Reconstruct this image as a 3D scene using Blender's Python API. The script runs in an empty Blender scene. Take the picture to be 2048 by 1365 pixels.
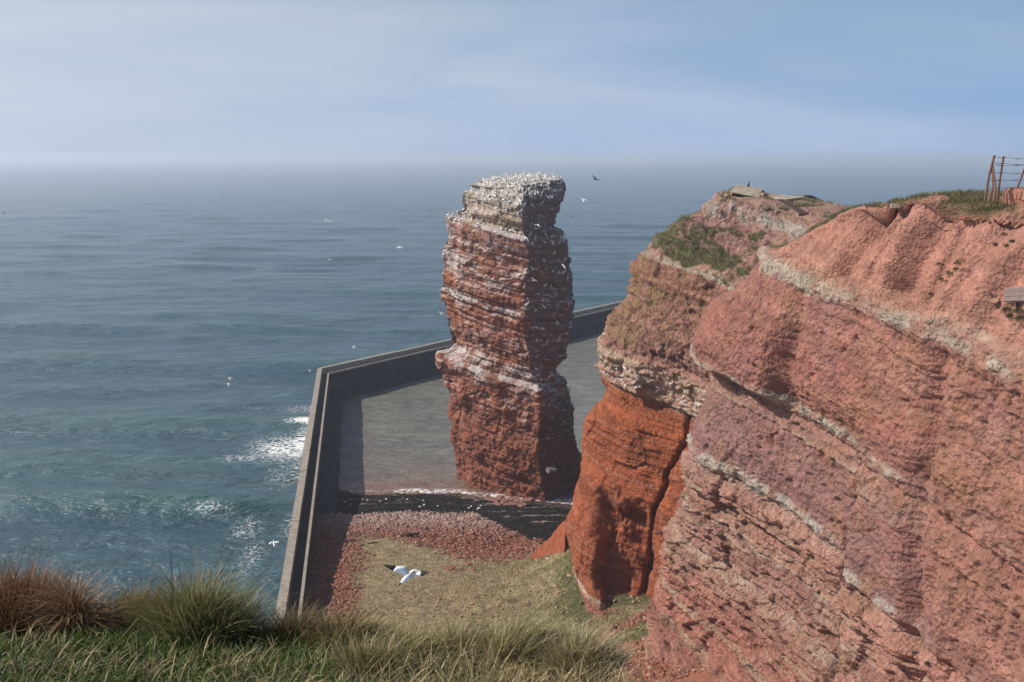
import bpy, bmesh, math, random
import numpy as np
from mathutils import Vector, Matrix

# ---------------------------------------------------------------- camera, sky, sun
scene = bpy.context.scene
COL = scene.collection
FPX = 1991.0                                   # focal length in pixels of the 2048 px wide photograph
TH = math.atan(370.5 / FPX)                    # the horizon lies 370 px above the centre
EYE = np.array([0.0, 0.0, 50.0])
FWD = np.array([0, math.cos(TH), -math.sin(TH)]); UPV = np.array([0, math.sin(TH), math.cos(TH)]); RGT = np.array([1.0, 0, 0])

cam_d = bpy.data.cameras.new('camera'); cam = bpy.data.objects.new('camera', cam_d); COL.objects.link(cam)
cam_d.sensor_width = 36.0; cam_d.lens = 36.0 * FPX / 2048.0
cam_d.clip_start = 0.1; cam_d.clip_end = 200000
cam.location = EYE; cam.rotation_euler = (math.pi / 2 - TH, 0, 0)
cam_d.dof.use_dof = True; cam_d.dof.focus_distance = 110; cam_d.dof.aperture_fstop = 11.0
scene.camera = cam

SUN_AZ = math.atan2(-0.995, 0.06); SUN_EL = math.radians(40)
world = bpy.data.worlds.new('World'); scene.world = world; world.use_nodes = True
nt = world.node_tree; nt.nodes.clear()
def N(tree, kind, **kw):
    n = tree.nodes.new(kind)
    for k, v in kw.items():
        if k in n.inputs: n.inputs[k].default_value = v
        else: setattr(n, k, v)
    return n
sky = N(nt, 'ShaderNodeTexSky'); sky.sky_type = 'NISHITA'; sky.sun_disc = False
sky.sun_elevation = SUN_EL; sky.sun_rotation = SUN_AZ % (2 * math.pi)
sky.air_density = 1.0; sky.dust_density = 1.2; sky.ozone_density = 1.6; sky.altitude = 50
tc = N(nt, 'ShaderNodeTexCoord')
def lk(a, b): nt.links.new(a, b)
def mth(op, a, b=None, c=None):
    n = N(nt, 'ShaderNodeMath'); n.operation = op
    for i, v in enumerate((a, b, c)):
        if v is None: continue
        if isinstance(v, (int, float)): n.inputs[i].default_value = v
        else: lk(v, n.inputs[i])
    return n.outputs[0]
def mrange(v, a, b, c, d):
    n = N(nt, 'ShaderNodeMapRange'); n.interpolation_type = 'SMOOTHSTEP'
    for i, q in enumerate((a, b, c, d)): n.inputs[i + 1].default_value = q
    lk(v, n.inputs[0]); return n.outputs[0]
sep = N(nt, 'ShaderNodeSeparateXYZ'); lk(tc.outputs['Generated'], sep.inputs[0])
elev = mth('MAXIMUM', sep.outputs['Z'], 0.002)
cmb = N(nt, 'ShaderNodeCombineXYZ'); lk(sep.outputs['X'], cmb.inputs[0]); lk(sep.outputs['Y'], cmb.inputs[1]); lk(elev, cmb.inputs[2]); lk(cmb.outputs[0], sky.inputs['Vector'])
mp = N(nt, 'ShaderNodeMapping'); mp.inputs['Scale'].default_value = (1.0, 1.0, 6.0); mp.inputs['Location'].default_value = (0.35, 0.2, 0.1); lk(cmb.outputs[0], mp.inputs['Vector'])
nz = N(nt, 'ShaderNodeTexNoise'); nz.inputs['Scale'].default_value = 2.0; nz.inputs['Detail'].default_value = 6; nz.inputs['Roughness'].default_value = 0.5; nz.inputs['Distortion'].default_value = 0.5; lk(mp.outputs[0], nz.inputs['Vector'])
sunside = mth('ADD', mth('MULTIPLY', sep.outputs['X'], math.sin(SUN_AZ)), mth('MULTIPLY', sep.outputs['Y'], math.cos(SUN_AZ)))       # +1 towards the sun, -1 away from it
thin = mth('ADD', mrange(sunside, -0.70, 0.80, 0.08, 0.95), mth('MULTIPLY', mth('SUBTRACT', nz.outputs['Fac'], 0.5), 1.3))             # thin high cloud and sea haze
cl = N(nt, 'ShaderNodeMixRGB'); cl.use_clamp = False; cl.inputs['Color1'].default_value = (3.0, 4.9, 8.3, 1); cl.inputs['Color2'].default_value = (7.6, 8.3, 9.7, 1)
cf = mth('MINIMUM', mth('MAXIMUM', thin, 0.0), 1.0); lk(cf, cl.inputs['Fac'])
mxs = N(nt, 'ShaderNodeMixRGB'); lk(mrange(elev, 0.0, 0.34, 0.92, 0.10), mxs.inputs['Fac']); lk(sky.outputs['Color'], mxs.inputs['Color1']); lk(cl.outputs['Color'], mxs.inputs['Color2'])
bg = N(nt, 'ShaderNodeBackground'); bg.inputs['Strength'].default_value = 0.07
wo = N(nt, 'ShaderNodeOutputWorld'); lk(mxs.outputs['Color'], bg.inputs['Color']); lk(bg.outputs[0], wo.inputs['Surface'])

sun_d = bpy.data.lights.new('sun', 'SUN'); sun_d.energy = 4.6; sun_d.angle = math.radians(0.55); sun_d.color = (1.0, 0.93, 0.84)
sun = bpy.data.objects.new('sun', sun_d); COL.objects.link(sun)
SUNV = Vector((math.sin(SUN_AZ) * math.cos(SUN_EL), math.cos(SUN_AZ) * math.cos(SUN_EL), math.sin(SUN_EL)))
sun.rotation_euler = SUNV.to_track_quat('Z', 'Y').to_euler(); sun.location = (-200, -60, 200)

scene.view_settings.view_transform = 'Standard'; scene.view_settings.look = 'None'
scene.view_settings.exposure = 0.28; scene.view_settings.gamma = 1.0; scene.view_settings.use_curve_mapping = False
scene.render.engine = 'CYCLES'
scene.cycles.use_denoising = True
scene.cycles.max_bounces = 5; scene.cycles.diffuse_bounces = 2; scene.cycles.glossy_bounces = 2; scene.cycles.volume_bounces = 3
scene.cycles.transparent_max_bounces = 6

rng = np.random.default_rng(7); random.seed(7)

# ---------------------------------------------------------------- helpers
def ray(px, py): return FWD + RGT * ((px - 1024) / FPX) + UPV * ((682.5 - py) / FPX)
def at_z(px, py, z):
    r = ray(px, py); return EYE + r * ((z - 50.0) / r[2])
def at_y(px, py, y):
    r = ray(px, py); return EYE + r * (y / r[1])

_pr = np.random.default_rng(11)
_PERM = np.concatenate([_pr.permutation(256)] * 3).astype(np.int32)
_G = _pr.normal(size=(256, 3)).astype(np.float32); _G /= np.linalg.norm(_G, axis=1)[:, None]
_R = _pr.random((256, 4)).astype(np.float32)
def perlin(x, y, z):
    x = np.asarray(x, np.float32); y = np.asarray(y, np.float32); z = np.asarray(z, np.float32)
    x, y, z = np.broadcast_arrays(x, y, z)
    xi = np.floor(x).astype(np.int32); yi = np.floor(y).astype(np.int32); zi = np.floor(z).astype(np.int32)
    xf = x - xi; yf = y - yi; zf = z - zi; xi &= 255; yi &= 255; zi &= 255
    u = xf * xf * xf * (xf * (xf * 6 - 15) + 10); v = yf * yf * yf * (yf * (yf * 6 - 15) + 10); w = zf * zf * zf * (zf * (zf * 6 - 15) + 10)
    out = 0
    for dx in (0, 1):
        a = _PERM[xi + dx]; wx = u if dx else 1 - u
        for dy in (0, 1):
            b = _PERM[(a + yi + dy) & 255]; wy = v if dy else 1 - v
            for dz in (0, 1):
                g = _G[_PERM[(b + zi + dz) & 255]]; wz = w if dz else 1 - w
                out = out + wx * wy * wz * (g[..., 0] * (xf - dx) + g[..., 1] * (yf - dy) + g[..., 2] * (zf - dz))
    return out * 1.5
def fbm(x, y, z, octv=4, lac=2.03, gain=0.5):
    s = 0; a = 1.0; t = 0
    for i in range(octv):
        s = s + a * perlin(x + 17.3 * i, y - 9.1 * i, z + 4.7 * i); t += a; a *= gain
        x = x * lac; y = y * lac; z = z * lac
    return s / t
def ridged(x, y, z, octv=3):
    s = 0; a = 1.0; t = 0
    for i in range(octv):
        s = s + a * (1 - 2 * np.abs(perlin(x + 7.3 * i, y + 3.1 * i, z - 5.7 * i))); t += a; a *= 0.5
        x = x * 2.07; y = y * 2.07; z = z * 2.07
    return s / t
def worley(x, y, z):
    x = np.asarray(x, np.float32); y = np.asarray(y, np.float32); z = np.asarray(z, np.float32)
    xi = np.floor(x).astype(np.int32); yi = np.floor(y).astype(np.int32); zi = np.floor(z).astype(np.int32)
    f1 = np.full(x.shape, 9.0, np.float32); f2 = f1.copy(); idv = np.zeros(x.shape, np.float32)
    for dx in (-1, 0, 1):
        for dy in (-1, 0, 1):
            for dz in (-1, 0, 1):
                h = _PERM[(_PERM[(_PERM[(xi + dx) & 255] + yi + dy) & 255] + zi + dz) & 255]; r = _R[h]
                d = (xi + dx + r[..., 0] - x) ** 2 + (yi + dy + r[..., 1] - y) ** 2 + (zi + dz + r[..., 2] - z) ** 2
                m = d < f1
                f2 = np.where(m, f1, np.minimum(f2, d)); idv = np.where(m, r[..., 3], idv); f1 = np.where(m, d, f1)
    return np.sqrt(f1), np.sqrt(f2), idv
def sstep(a, b, x):
    t = np.clip((x - a) / (b - a), 0, 1); return t * t * (3 - 2 * t)
def lerp(a, b, t): return a + (b - a) * np.asarray(t)[..., None]
def ramp(s, stops):
    xs = [p[0] for p in stops]; c = np.array([p[1] for p in stops])
    return np.stack([np.interp(s, xs, c[:, k]) for k in range(3)], -1)
class Beds:                                    # a pile of rock beds of random thickness along the strata coordinate
    def __init__(s, seed, tmin, tmax, lo=-30, hi=70):
        r = np.random.default_rng(seed); e = [lo]
        while e[-1] < hi: e.append(e[-1] + r.uniform(tmin, tmax))
        s.e = np.array(e); s.v = r.random(len(e)); s.c = r.random(len(e))
    def __call__(s, x, soft=0.18):
        i = np.clip(np.searchsorted(s.e, x) - 1, 0, len(s.e) - 2)
        t = (x - s.e[i]) / (s.e[i + 1] - s.e[i])
        a = s.v[i]; b = s.v[i + 1]
        val = a + (b - a) * sstep(1 - soft, 1, t)
        joint = np.minimum(t, 1 - t) * (s.e[i + 1] - s.e[i])      # distance to the nearest bedding plane
        return val, joint, s.c[i]

def new_mesh(name, V, F, cols=None, attrs=None, smooth=False):
    V = np.asarray(V, np.float32).reshape(-1, 3); F = np.asarray(F, np.int32); k = F.shape[1]
    me = bpy.data.meshes.new(name)
    me.vertices.add(len(V)); me.vertices.foreach_set('co', V.ravel())
    me.loops.add(F.size); me.loops.foreach_set('vertex_index', F.ravel())
    me.polygons.add(len(F)); me.polygons.foreach_set('loop_start', np.arange(0, F.size, k, dtype=np.int32))
    me.polygons.foreach_set('loop_total', np.full(len(F), k, np.int32))
    if smooth: me.polygons.foreach_set('use_smooth', np.ones(len(F), bool))
    me.update(calc_edges=True)
    if cols is not None:
        a = me.color_attributes.new('Col', 'FLOAT_COLOR', 'POINT')
        c = np.ones((len(V), 4), np.float32); c[:, :3] = np.asarray(cols).reshape(-1, 3); a.data.foreach_set('color', c.ravel())
    for n, v in (attrs or {}).items():
        a = me.attributes.new(n, 'FLOAT', 'POINT'); a.data.foreach_set('value', np.asarray(v, np.float32).ravel())
    return me
def link(name, me, mat=None, parent=None):
    o = bpy.data.objects.new(name, me); COL.objects.link(o)
    if mat is not None and me is not None and not me.materials:
        for m in (mat if isinstance(mat, (list, tuple)) else [mat]): me.materials.append(m)
    if parent is not None: o.parent = parent
    return o
def empty(name, loc=(0, 0, 0)):
    o = bpy.data.objects.new(name, None); COL.objects.link(o); o.location = loc; o.empty_display_size = 0.3; return o
def tag(o, label, cat, group=None):
    o['label'] = label; o['category'] = cat
    if group: o['group'] = group
    return o
def structure(o): o['kind'] = 'structure'; return o
def stuff(o, label=None, cat=None):
    o['kind'] = 'stuff'
    if label: o['label'] = label; o['category'] = cat
    return o
def grid_faces(nv, nu, closed=False):
    i = np.arange(nv - 1)[:, None] * nu; j = np.arange(nu if closed else nu - 1)[None, :]; j2 = (j + 1) % nu
    return np.stack([i + j, i + j2, i + nu + j2, i + nu + j], -1).reshape(-1, 4)
def grid_normals(P, closed=False):
    if closed: du = np.roll(P, -1, 1) - np.roll(P, 1, 1)
    else: du = np.gradient(P, axis=1)
    dv = np.gradient(P, axis=0); n = np.cross(dv, du); return n / (np.linalg.norm(n, axis=2, keepdims=True) + 1e-9)
def catmull(P, segs):                          # P (k, ...) -> smooth samples, segs[i] of them between point i and i+1
    P = np.asarray(P, float); k = len(P); out = []
    for i in range(k - 1):
        p0 = P[i - 1] if i > 0 else 2 * P[i] - P[i + 1]; p1 = P[i]; p2 = P[i + 1]; p3 = P[i + 2] if i + 2 < k else 2 * P[i + 1] - P[i]
        n = segs[i]; t = np.arange(n) / n; t = t.reshape((-1,) + (1,) * (P.ndim - 1))
        out.append(0.5 * (2 * p1 + (p2 - p0) * t + (2 * p0 - 5 * p1 + 4 * p2 - p3) * t ** 2 + (3 * p1 - p0 - 3 * p2 + p3) * t ** 3))
    out.append(P[-1:]); return np.concatenate(out, 0)

# ---------------------------------------------------------------- materials
def mat_new(name):
    m = bpy.data.materials.new(name); m.use_nodes = True; t = m.node_tree; t.nodes.clear()
    o = N(t, 'ShaderNodeOutputMaterial'); b = N(t, 'ShaderNodeBsdfPrincipled'); t.links.new(b.outputs[0], o.inputs['Surface'])
    return m, t, b, o
def bump_chain(t, b, specs, coord):
    prev = None
    for scale, dist, strength, kind in specs:
        if kind == 'noise':
            n = N(t, 'ShaderNodeTexNoise'); n.inputs['Scale'].default_value = scale; n.inputs['Detail'].default_value = 4; n.inputs['Roughness'].default_value = 0.6; out = n.outputs['Fac']
        else:
            n = N(t, 'ShaderNodeTexVoronoi'); n.inputs['Scale'].default_value = scale; out = n.outputs['Distance']
        t.links.new(coord, n.inputs['Vector'])
        bp = N(t, 'ShaderNodeBump'); bp.inputs['Distance'].default_value = dist; bp.inputs['Strength'].default_value = strength
        t.links.new(out, bp.inputs['Height'])
        if prev: t.links.new(prev, bp.inputs['Normal'])
        prev = bp.outputs[0]
    t.links.new(prev, b.inputs['Normal'])
def rock_mat(name, var=0.35, bumps=((3.0, 0.10, 0.6, 'noise'), (11.0, 0.04, 0.6, 'noise')), rough=0.95, vscale=2.2, spec=0.15):
    m, t, b, o = mat_new(name)
    g = N(t, 'ShaderNodeNewGeometry'); at = N(t, 'ShaderNodeAttribute'); at.attribute_name = 'Col'
    n1 = N(t, 'ShaderNodeTexNoise'); n1.inputs['Scale'].default_value = vscale; n1.inputs['Detail'].default_value = 8; n1.inputs['Roughness'].default_value = 0.65
    t.links.new(g.outputs['Position'], n1.inputs['Vector'])
    mr = N(t, 'ShaderNodeMapRange'); mr.inputs['From Min'].default_value = 0.3; mr.inputs['From Max'].default_value = 0.7; mr.inputs['To Min'].default_value = 0.86 * (1 - var); mr.inputs['To Max'].default_value = 0.86 * (1 + var)
    t.links.new(n1.outputs['Fac'], mr.inputs['Value'])
    mx = N(t, 'ShaderNodeVectorMath'); mx.operation = 'SCALE'; t.links.new(at.outputs['Color'], mx.inputs[0]); t.links.new(mr.outputs[0], mx.inputs['Scale'])
    t.links.new(mx.outputs[0], b.inputs['Base Color'])
    b.inputs['Roughness'].default_value = rough; b.inputs['Specular IOR Level'].default_value = spec
    bump_chain(t, b, bumps, g.outputs['Position'])
    return m
def plain_mat(name, col, rough=0.8, var=0.25, vscale=3.0, bump=None, spec=0.3, metal=0.0, obj=False):
    m, t, b, o = mat_new(name)
    tcn = N(t, 'ShaderNodeTexCoord') if obj else N(t, 'ShaderNodeNewGeometry'); co = tcn.outputs['Object' if obj else 'Position']
    n1 = N(t, 'ShaderNodeTexNoise'); n1.inputs['Scale'].default_value = vscale; n1.inputs['Detail'].default_value = 6; n1.inputs['Roughness'].default_value = 0.6
    t.links.new(co, n1.inputs['Vector'])
    r = N(t, 'ShaderNodeValToRGB'); c = np.array(col)
    r.color_ramp.elements[0].position = 0.3; r.color_ramp.elements[0].color = (*np.clip(c * (1 - var), 0, 1), 1)
    r.color_ramp.elements[1].position = 0.7; r.color_ramp.elements[1].color = (*np.clip(c * (1 + var), 0, 1), 1)
    t.links.new(n1.outputs['Fac'], r.inputs['Fac']); t.links.new(r.outputs['Color'], b.inputs['Base Color'])
    b.inputs['Roughness'].default_value = rough; b.inputs['Specular IOR Level'].default_value = spec; b.inputs['Metallic'].default_value = metal
    if bump: bump_chain(t, b, [(bump[0], bump[1], 0.7, 'noise')], co)
    return m
def blade_mat(name):
    m, t, b, o = mat_new(name); at = N(t, 'ShaderNodeAttribute'); at.attribute_name = 'Col'
    tr = N(t, 'ShaderNodeBsdfTranslucent'); mx = N(t, 'ShaderNodeMixShader'); mx.inputs[0].default_value = 0.28
    t.links.new(at.outputs['Color'], b.inputs['Base Color']); t.links.new(at.outputs['Color'], tr.inputs['Color'])
    b.inputs['Roughness'].default_value = 0.5; b.inputs['Specular IOR Level'].default_value = 0.35
    t.links.new(b.outputs[0], mx.inputs[1]); t.links.new(tr.outputs[0], mx.inputs[2]); t.links.new(mx.outputs[0], o.inputs['Surface'])
    return m
M_CLIFF = rock_mat('cliff_sandstone', 0.30, ((2.4, 0.30, 0.8, 'noise'), (4.5, 0.14, 0.8, 'voro'), (9.0, 0.12, 0.9, 'noise')))
M_STACK = rock_mat('stack_sandstone', 0.30, ((2.2, 0.30, 0.8, 'noise'), (7.0, 0.12, 0.8, 'noise')))
M_GROUND = rock_mat('beach_ground', 0.35, ((3.0, 0.10, 0.7, 'noise'), (14.0, 0.03, 0.7, 'noise')), vscale=1.4)
M_STONE = rock_mat('loose_stone', 0.25, ((9.0, 0.03, 0.6, 'noise'),), vscale=3.0)
M_BLADE = blade_mat('grass_blades')
M_CONC_TOP = plain_mat('weathered_concrete', (0.27, 0.235, 0.19), 0.9, 0.45, 2.5, (9, 0.03))
M_CONC_DARK = plain_mat('dark_concrete', (0.020, 0.021, 0.021), 0.85, 0.45, 0.9, (6, 0.03))  # near-black concrete for the wall body, platform support and far steps
M_CONC_WET = plain_mat('wet_concrete', (0.012, 0.014, 0.012), 0.7, 0.5, 1.2, (5, 0.04))
M_CONC_PALE = plain_mat('pale_concrete', (0.36, 0.31, 0.235), 0.9, 0.2, 1.8, (8, 0.03))
M_RUST = plain_mat('rusty_iron', (0.17, 0.085, 0.06), 0.85, 0.4, 9.0, (25, 0.01))
M_WIRE = plain_mat('wire', (0.05, 0.04, 0.04), 0.7, 0.2, 9.0)
M_BRICKR = plain_mat('brick_red', (0.27, 0.115, 0.08), 0.9, 0.3, 5.0, (16, 0.02))
M_WHITE = plain_mat('white_plumage', (0.80, 0.80, 0.78), 0.8, 0.05, 9.0, obj=True)
M_BLACK = plain_mat('black_plumage', (0.018, 0.017, 0.017), 0.7, 0.2, 9.0, obj=True)
M_YELLOW = plain_mat('buff_head', (0.70, 0.50, 0.24), 0.8, 0.1, 9.0, obj=True)
M_BILL = plain_mat('bill', (0.32, 0.36, 0.40), 0.5, 0.1, 9.0, obj=True)
M_DARKWOOD = plain_mat('waterlogged_wood', (0.03, 0.028, 0.026), 0.8, 0.4, 4.0, (10, 0.03))
M_PALE = plain_mat('bleached_debris', (0.62, 0.62, 0.60), 0.8, 0.1, 6.0, (12, 0.02), obj=True)

# strata coordinate: beds dip gently to the right (+x) and towards the cove (-y)
def strata(x, y, z): return z + 0.18 * x - 0.047 * y
CREAM = np.array([0.43, 0.36, 0.27]); GREYW = np.array([0.50, 0.45, 0.38]); GUANO = np.array([0.66, 0.63, 0.60])
BED_A = Beds(3, 0.5, 1.9); BED_B = Beds(5, 0.10, 0.42); BED_C = Beds(9, 1.5, 4.0)

def tri_count(): return sum(len(o.data.polygons) for o in scene.objects if o.type == 'MESH')

# ---------------------------------------------------------------- the sea wall's line (needed by sea and beach)
W_CORNER = np.array([-40.5, 202.7]); W_NEAR = np.array([-17.6, 55.8]); W_FAR = np.array([34.6, 302.0])
dL = (W_NEAR - W_CORNER); LL = np.linalg.norm(dL); dL = dL / LL; nL = np.array([-dL[1], dL[0]]);
if nL[0] < 0: nL = -nL                          # towards the cove
dF = (W_FAR - W_CORNER); LF = np.linalg.norm(dF); dF = dF / LF; nF = np.array([dF[1], -dF[0]])
def wall_dist(x, y):
    """signed distances to the outer faces of both wall sections, positive on the cove side"""
    a = (x - W_CORNER[0]) * nL[0] + (y - W_CORNER[1]) * nL[1]
    b = (x - W_CORNER[0]) * nF[0] + (y - W_CORNER[1]) * nF[1]
    return a, b

# ================================================================ SEA
def build_sea():
    ys = [38.0]
    while ys[-1] < 70000: ys.append(ys[-1] * 1.0078)
    ys = np.array(ys); nu = 330
    t = np.linspace(-0.78, 0.78, nu)
    Y, T = np.meshgrid(ys, t, indexing='ij'); X = (Y + 35) * T
    a, b = wall_dist(X, Y); inside = sstep(-1, 1.5, np.minimum(a, b))
    near = 1 - sstep(900, 2600, Y)
    # long-crested swell running in towards the cliffs
    yy = Y + 0.10 * X + 5 * perlin(X / 90, Y / 60, 0.5)
    def swell(lx, ly, seed, p):
        n = perlin(X / lx + seed, yy / ly + seed * 1.7, seed); return np.sign(n) * np.abs(n) ** p
    h = 2.2 * swell(85, 21, 2.3, 1.15) + 0.9 * swell(40, 10, 5.1, 1.0) + 0.30 * perlin(X / 9, yy / 4.5, 8.2) + 0.13 * perlin(X / 3.2, yy / 2.2, 1.1)
    env = sstep(0.02, 0.45, perlin(X / 60 + 3, yy / 38, 2.9)); ph = 2 * np.pi * (yy + 4 * perlin(X / 45, yy / 45, 9.1)) / 25.0
    h = 0.8 * h + 1.25 * env * (0.5 + 0.5 * np.sin(ph)) ** 3
    fade = np.clip(260.0 / np.maximum(Y, 260), 0.0, 1) ** 0.5
    hin = 0.16 * perlin(X / 9, Y / 4, 3.3) + 0.09 * perlin(X / 2.5, Y / 2.0, 6.3)
    H = (h * (1 - inside) * fade + hin * inside) * near
    # ---- foam density
    d_out = np.where(b > 0, -a, 99); d_out2 = np.where(a > -2, -b, 99)
    patch = sstep(-0.12, 0.45, perlin(X / 9, Y / 16, 4.4))
    foam = np.exp(-np.clip(d_out, 0, 99) / 5.5) * (d_out > -1) * patch * 0.75 * (Y < 205)
    foam = np.maximum(foam, np.exp(-np.clip(d_out2, 0, 99) / 3.0) * (d_out2 > -1) * sstep(0.0, .4, perlin(X / 12, Y / 12, 7.4)) * 0.9)
    def blob(cx, cy, rx, ry, ang, amp):
        c, s_ = math.cos(ang), math.sin(ang); u = (X - cx) * c + (Y - cy) * s_; v = -(X - cx) * s_ + (Y - cy) * c
        return amp * np.exp(-(u / rx) ** 2 - (v / ry) ** 2)
    for args in ((-39.5, 165.0, 6.0, 8.5, 0.35, 1.25), (-36.8, 168, 2.4, 8, 0.15, 1.7), (-44.5, 159.0, 5.0, 3.2, 0.3, 0.75), (-38.8, 182.5, 3.2, 1.5, 0.1, 3.2), (-37.6, 176.5, 1.8, 5.0, 0.1, 0.8), (-41.5, 194, 6, 4.0, 0.0, 0.65), (-52, 194, 7, 1.5, 0.1, 0.45),
                 (-42.5, 134, 4.5, 2.2, -0.2, 0.6), (-36, 128, 3.0, 5.5, 0.2, 0.6), (-33.0, 119, 2.4, 7, 0.1, 0.55), (-28.0, 96, 3.0, 8, 0.1, 0.75), (-33, 108, 4, 3, 0, .4), (-75, 170, 7, 2, 0.1, 0.35), (-58, 176, 5, 2, 0.1, 0.42), (-37, 150, 2.5, 6, 0.1, 0.5)):
        foam = np.maximum(foam, blob(*args) * (a < 0.6))
    # surf along the beach in the cove and round the foot of the stack
    wl = waterline(X); e = np.abs(Y - wl - 0.6 - 0.8 * perlin(X / 3.0, Y / 5, 1.7))
    foam = np.maximum(foam, inside * np.exp(-(e / 1.0) ** 2) * np.where(X > -18, 1.1, 0.5) * (X < 20))
    foam = np.maximum(foam, inside * blob(9.5, 139.5, 3.5, 1.8, -0.3, 1.3))
    shallow = inside * np.exp(-np.clip(Y - wl, 0, 200) / 9.0)
    H = H + 0.35 * blob(-38.5, 182.5, 3.2, 1.4, 0.1, 1.0) * (a < 0.5)
    V = np.stack([X, Y, H], -1)
    me = new_mesh('sea', V, grid_faces(len(ys), nu), attrs={'foam': foam, 'crest': np.clip(H / 1.7, 0, 1) * (1 - inside), 'lagoon': inside, 'shallow': shallow}, smooth=True)
    m, t_, b_, o_ = mat_new('sea_water')
    g = N(t_, 'ShaderNodeNewGeometry')
    def attr(n): q = N(t_, 'ShaderNodeAttribute'); q.attribute_name = n; return q.outputs['Fac']
    c1 = N(t_, 'ShaderNodeMixRGB'); c1.inputs['Color1'].default_value = (0.034, 0.078, 0.100, 1); c1.inputs['Color2'].default_value = (0.155, 0.152, 0.128, 1); t_.links.new(attr('lagoon'), c1.inputs['Fac'])
    c1b = N(t_, 'ShaderNodeMixRGB'); c1b.inputs['Color2'].default_value = (0.036, 0.100, 0.098, 1); t_.links.new(attr('crest'), c1b.inputs['Fac']); t_.links.new(c1.outputs[0], c1b.inputs['Color1']); c1 = c1b  # greener with height: light through thin crests put into the colour
    c2 = N(t_, 'ShaderNodeMixRGB'); c2.inputs['Color2'].default_value = (0.20, 0.105, 0.075, 1); t_.links.new(c1.outputs[0], c2.inputs['Color1']); t_.links.new(attr('shallow'), c2.inputs['Fac'])
    lm = N(t_, 'ShaderNodeMapping'); lm.inputs['Scale'].default_value = (0.10, 0.30, 1); t_.links.new(g.outputs['Position'], lm.inputs['Vector'])
    ln_ = N(t_, 'ShaderNodeTexNoise'); ln_.inputs['Scale'].default_value = 1.0; ln_.inputs['Detail'].default_value = 7; ln_.inputs['Roughness'].default_value = 0.65; t_.links.new(lm.outputs[0], ln_.inputs['Vector'])
    lr = N(t_, 'ShaderNodeMapRange'); lr.inputs['From Min'].default_value = 0.3; lr.inputs['From Max'].default_value = 0.7; lr.inputs['To Min'].default_value = 0.72; lr.inputs['To Max'].default_value = 1.28; t_.links.new(ln_.outputs['Fac'], lr.inputs['Value'])
    c2b = N(t_, 'ShaderNodeVectorMath'); c2b.operation = 'SCALE'; t_.links.new(c2.outputs[0], c2b.inputs[0]); t_.links.new(lr.outputs[0], c2b.inputs['Scale'])
    # lacy foam
    nzd = N(t_, 'ShaderNodeTexNoise'); nzd.inputs['Scale'].default_value = 0.35; nzd.inputs['Detail'].default_value = 5
    t_.links.new(g.outputs['Position'], nzd.inputs['Vector'])
    vm = N(t_, 'ShaderNodeVectorMath'); vm.operation = 'MULTIPLY_ADD'; vm.inputs[1].default_value = (4.5, 3.0, 0)
    t_.links.new(nzd.outputs['Color'], vm.inputs[0]); t_.links.new(g.outputs['Position'], vm.inputs[2])
    vo = N(t_, 'ShaderNodeTexVoronoi'); vo.feature = 'DISTANCE_TO_EDGE'; vo.inputs['Scale'].default_value = 1.0; t_.links.new(vm.outputs[0], vo.inputs['Vector'])
    vo2 = N(t_, 'ShaderNodeTexVoronoi'); vo2.feature = 'DISTANCE_TO_EDGE'; vo2.inputs['Scale'].default_value = 2.8; t_.links.new(vm.outputs[0], vo2.inputs['Vector'])
    mn = N(t_, 'ShaderNodeMath'); mn.operation = 'MULTIPLY_ADD'; mn.inputs[1].default_value = 0.6; t_.links.new(vo2.outputs['Distance'], mn.inputs[0]); t_.links.new(vo.outputs['Distance'], mn.inputs[2])
    th_ = N(t_, 'ShaderNodeMath'); th_.operation = 'MULTIPLY'; th_.inputs[1].default_value = 0.225; t_.links.new(attr('foam'), th_.inputs[0])
    sb = N(t_, 'ShaderNodeMath'); sb.operation = 'SUBTRACT'; t_.links.new(th_.outputs[0], sb.inputs[0]); t_.links.new(mn.outputs[0], sb.inputs[1])
    ad = N(t_, 'ShaderNodeMapRange'); ad.inputs['From Min'].default_value = -0.05; ad.inputs['From Max'].default_value = 0.16; t_.links.new(sb.outputs[0], ad.inputs['Value'])
    cut = N(t_, 'ShaderNodeMapRange'); cut.inputs['From Min'].default_value = 0.12; cut.inputs['From Max'].default_value = 0.45; t_.links.new(attr('foam'), cut.inputs['Value'])
    fm = N(t_, 'ShaderNodeMath'); fm.operation = 'MULTIPLY'; t_.links.new(ad.outputs[0], fm.inputs[0]); t_.links.new(cut.outputs[0], fm.inputs[1])
    c3 = N(t_, 'ShaderNodeMixRGB'); c3.inputs['Color2'].default_value = (0.80, 0.82, 0.82, 1); t_.links.new(fm.outputs[0], c3.inputs['Fac']); t_.links.new(c2b.outputs[0], c3.inputs['Color1'])
    t_.links.new(c3.outputs[0], b_.inputs['Base Color'])
    rr = N(t_, 'ShaderNodeMapRange'); rr.inputs['To Min'].default_value = 0.20; rr.inputs['To Max'].default_value = 0.9; t_.links.new(fm.outputs[0], rr.inputs['Value']); t_.links.new(rr.outputs[0], b_.inputs['Roughness'])
    b_.inputs['IOR'].default_value = 1.333
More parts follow.
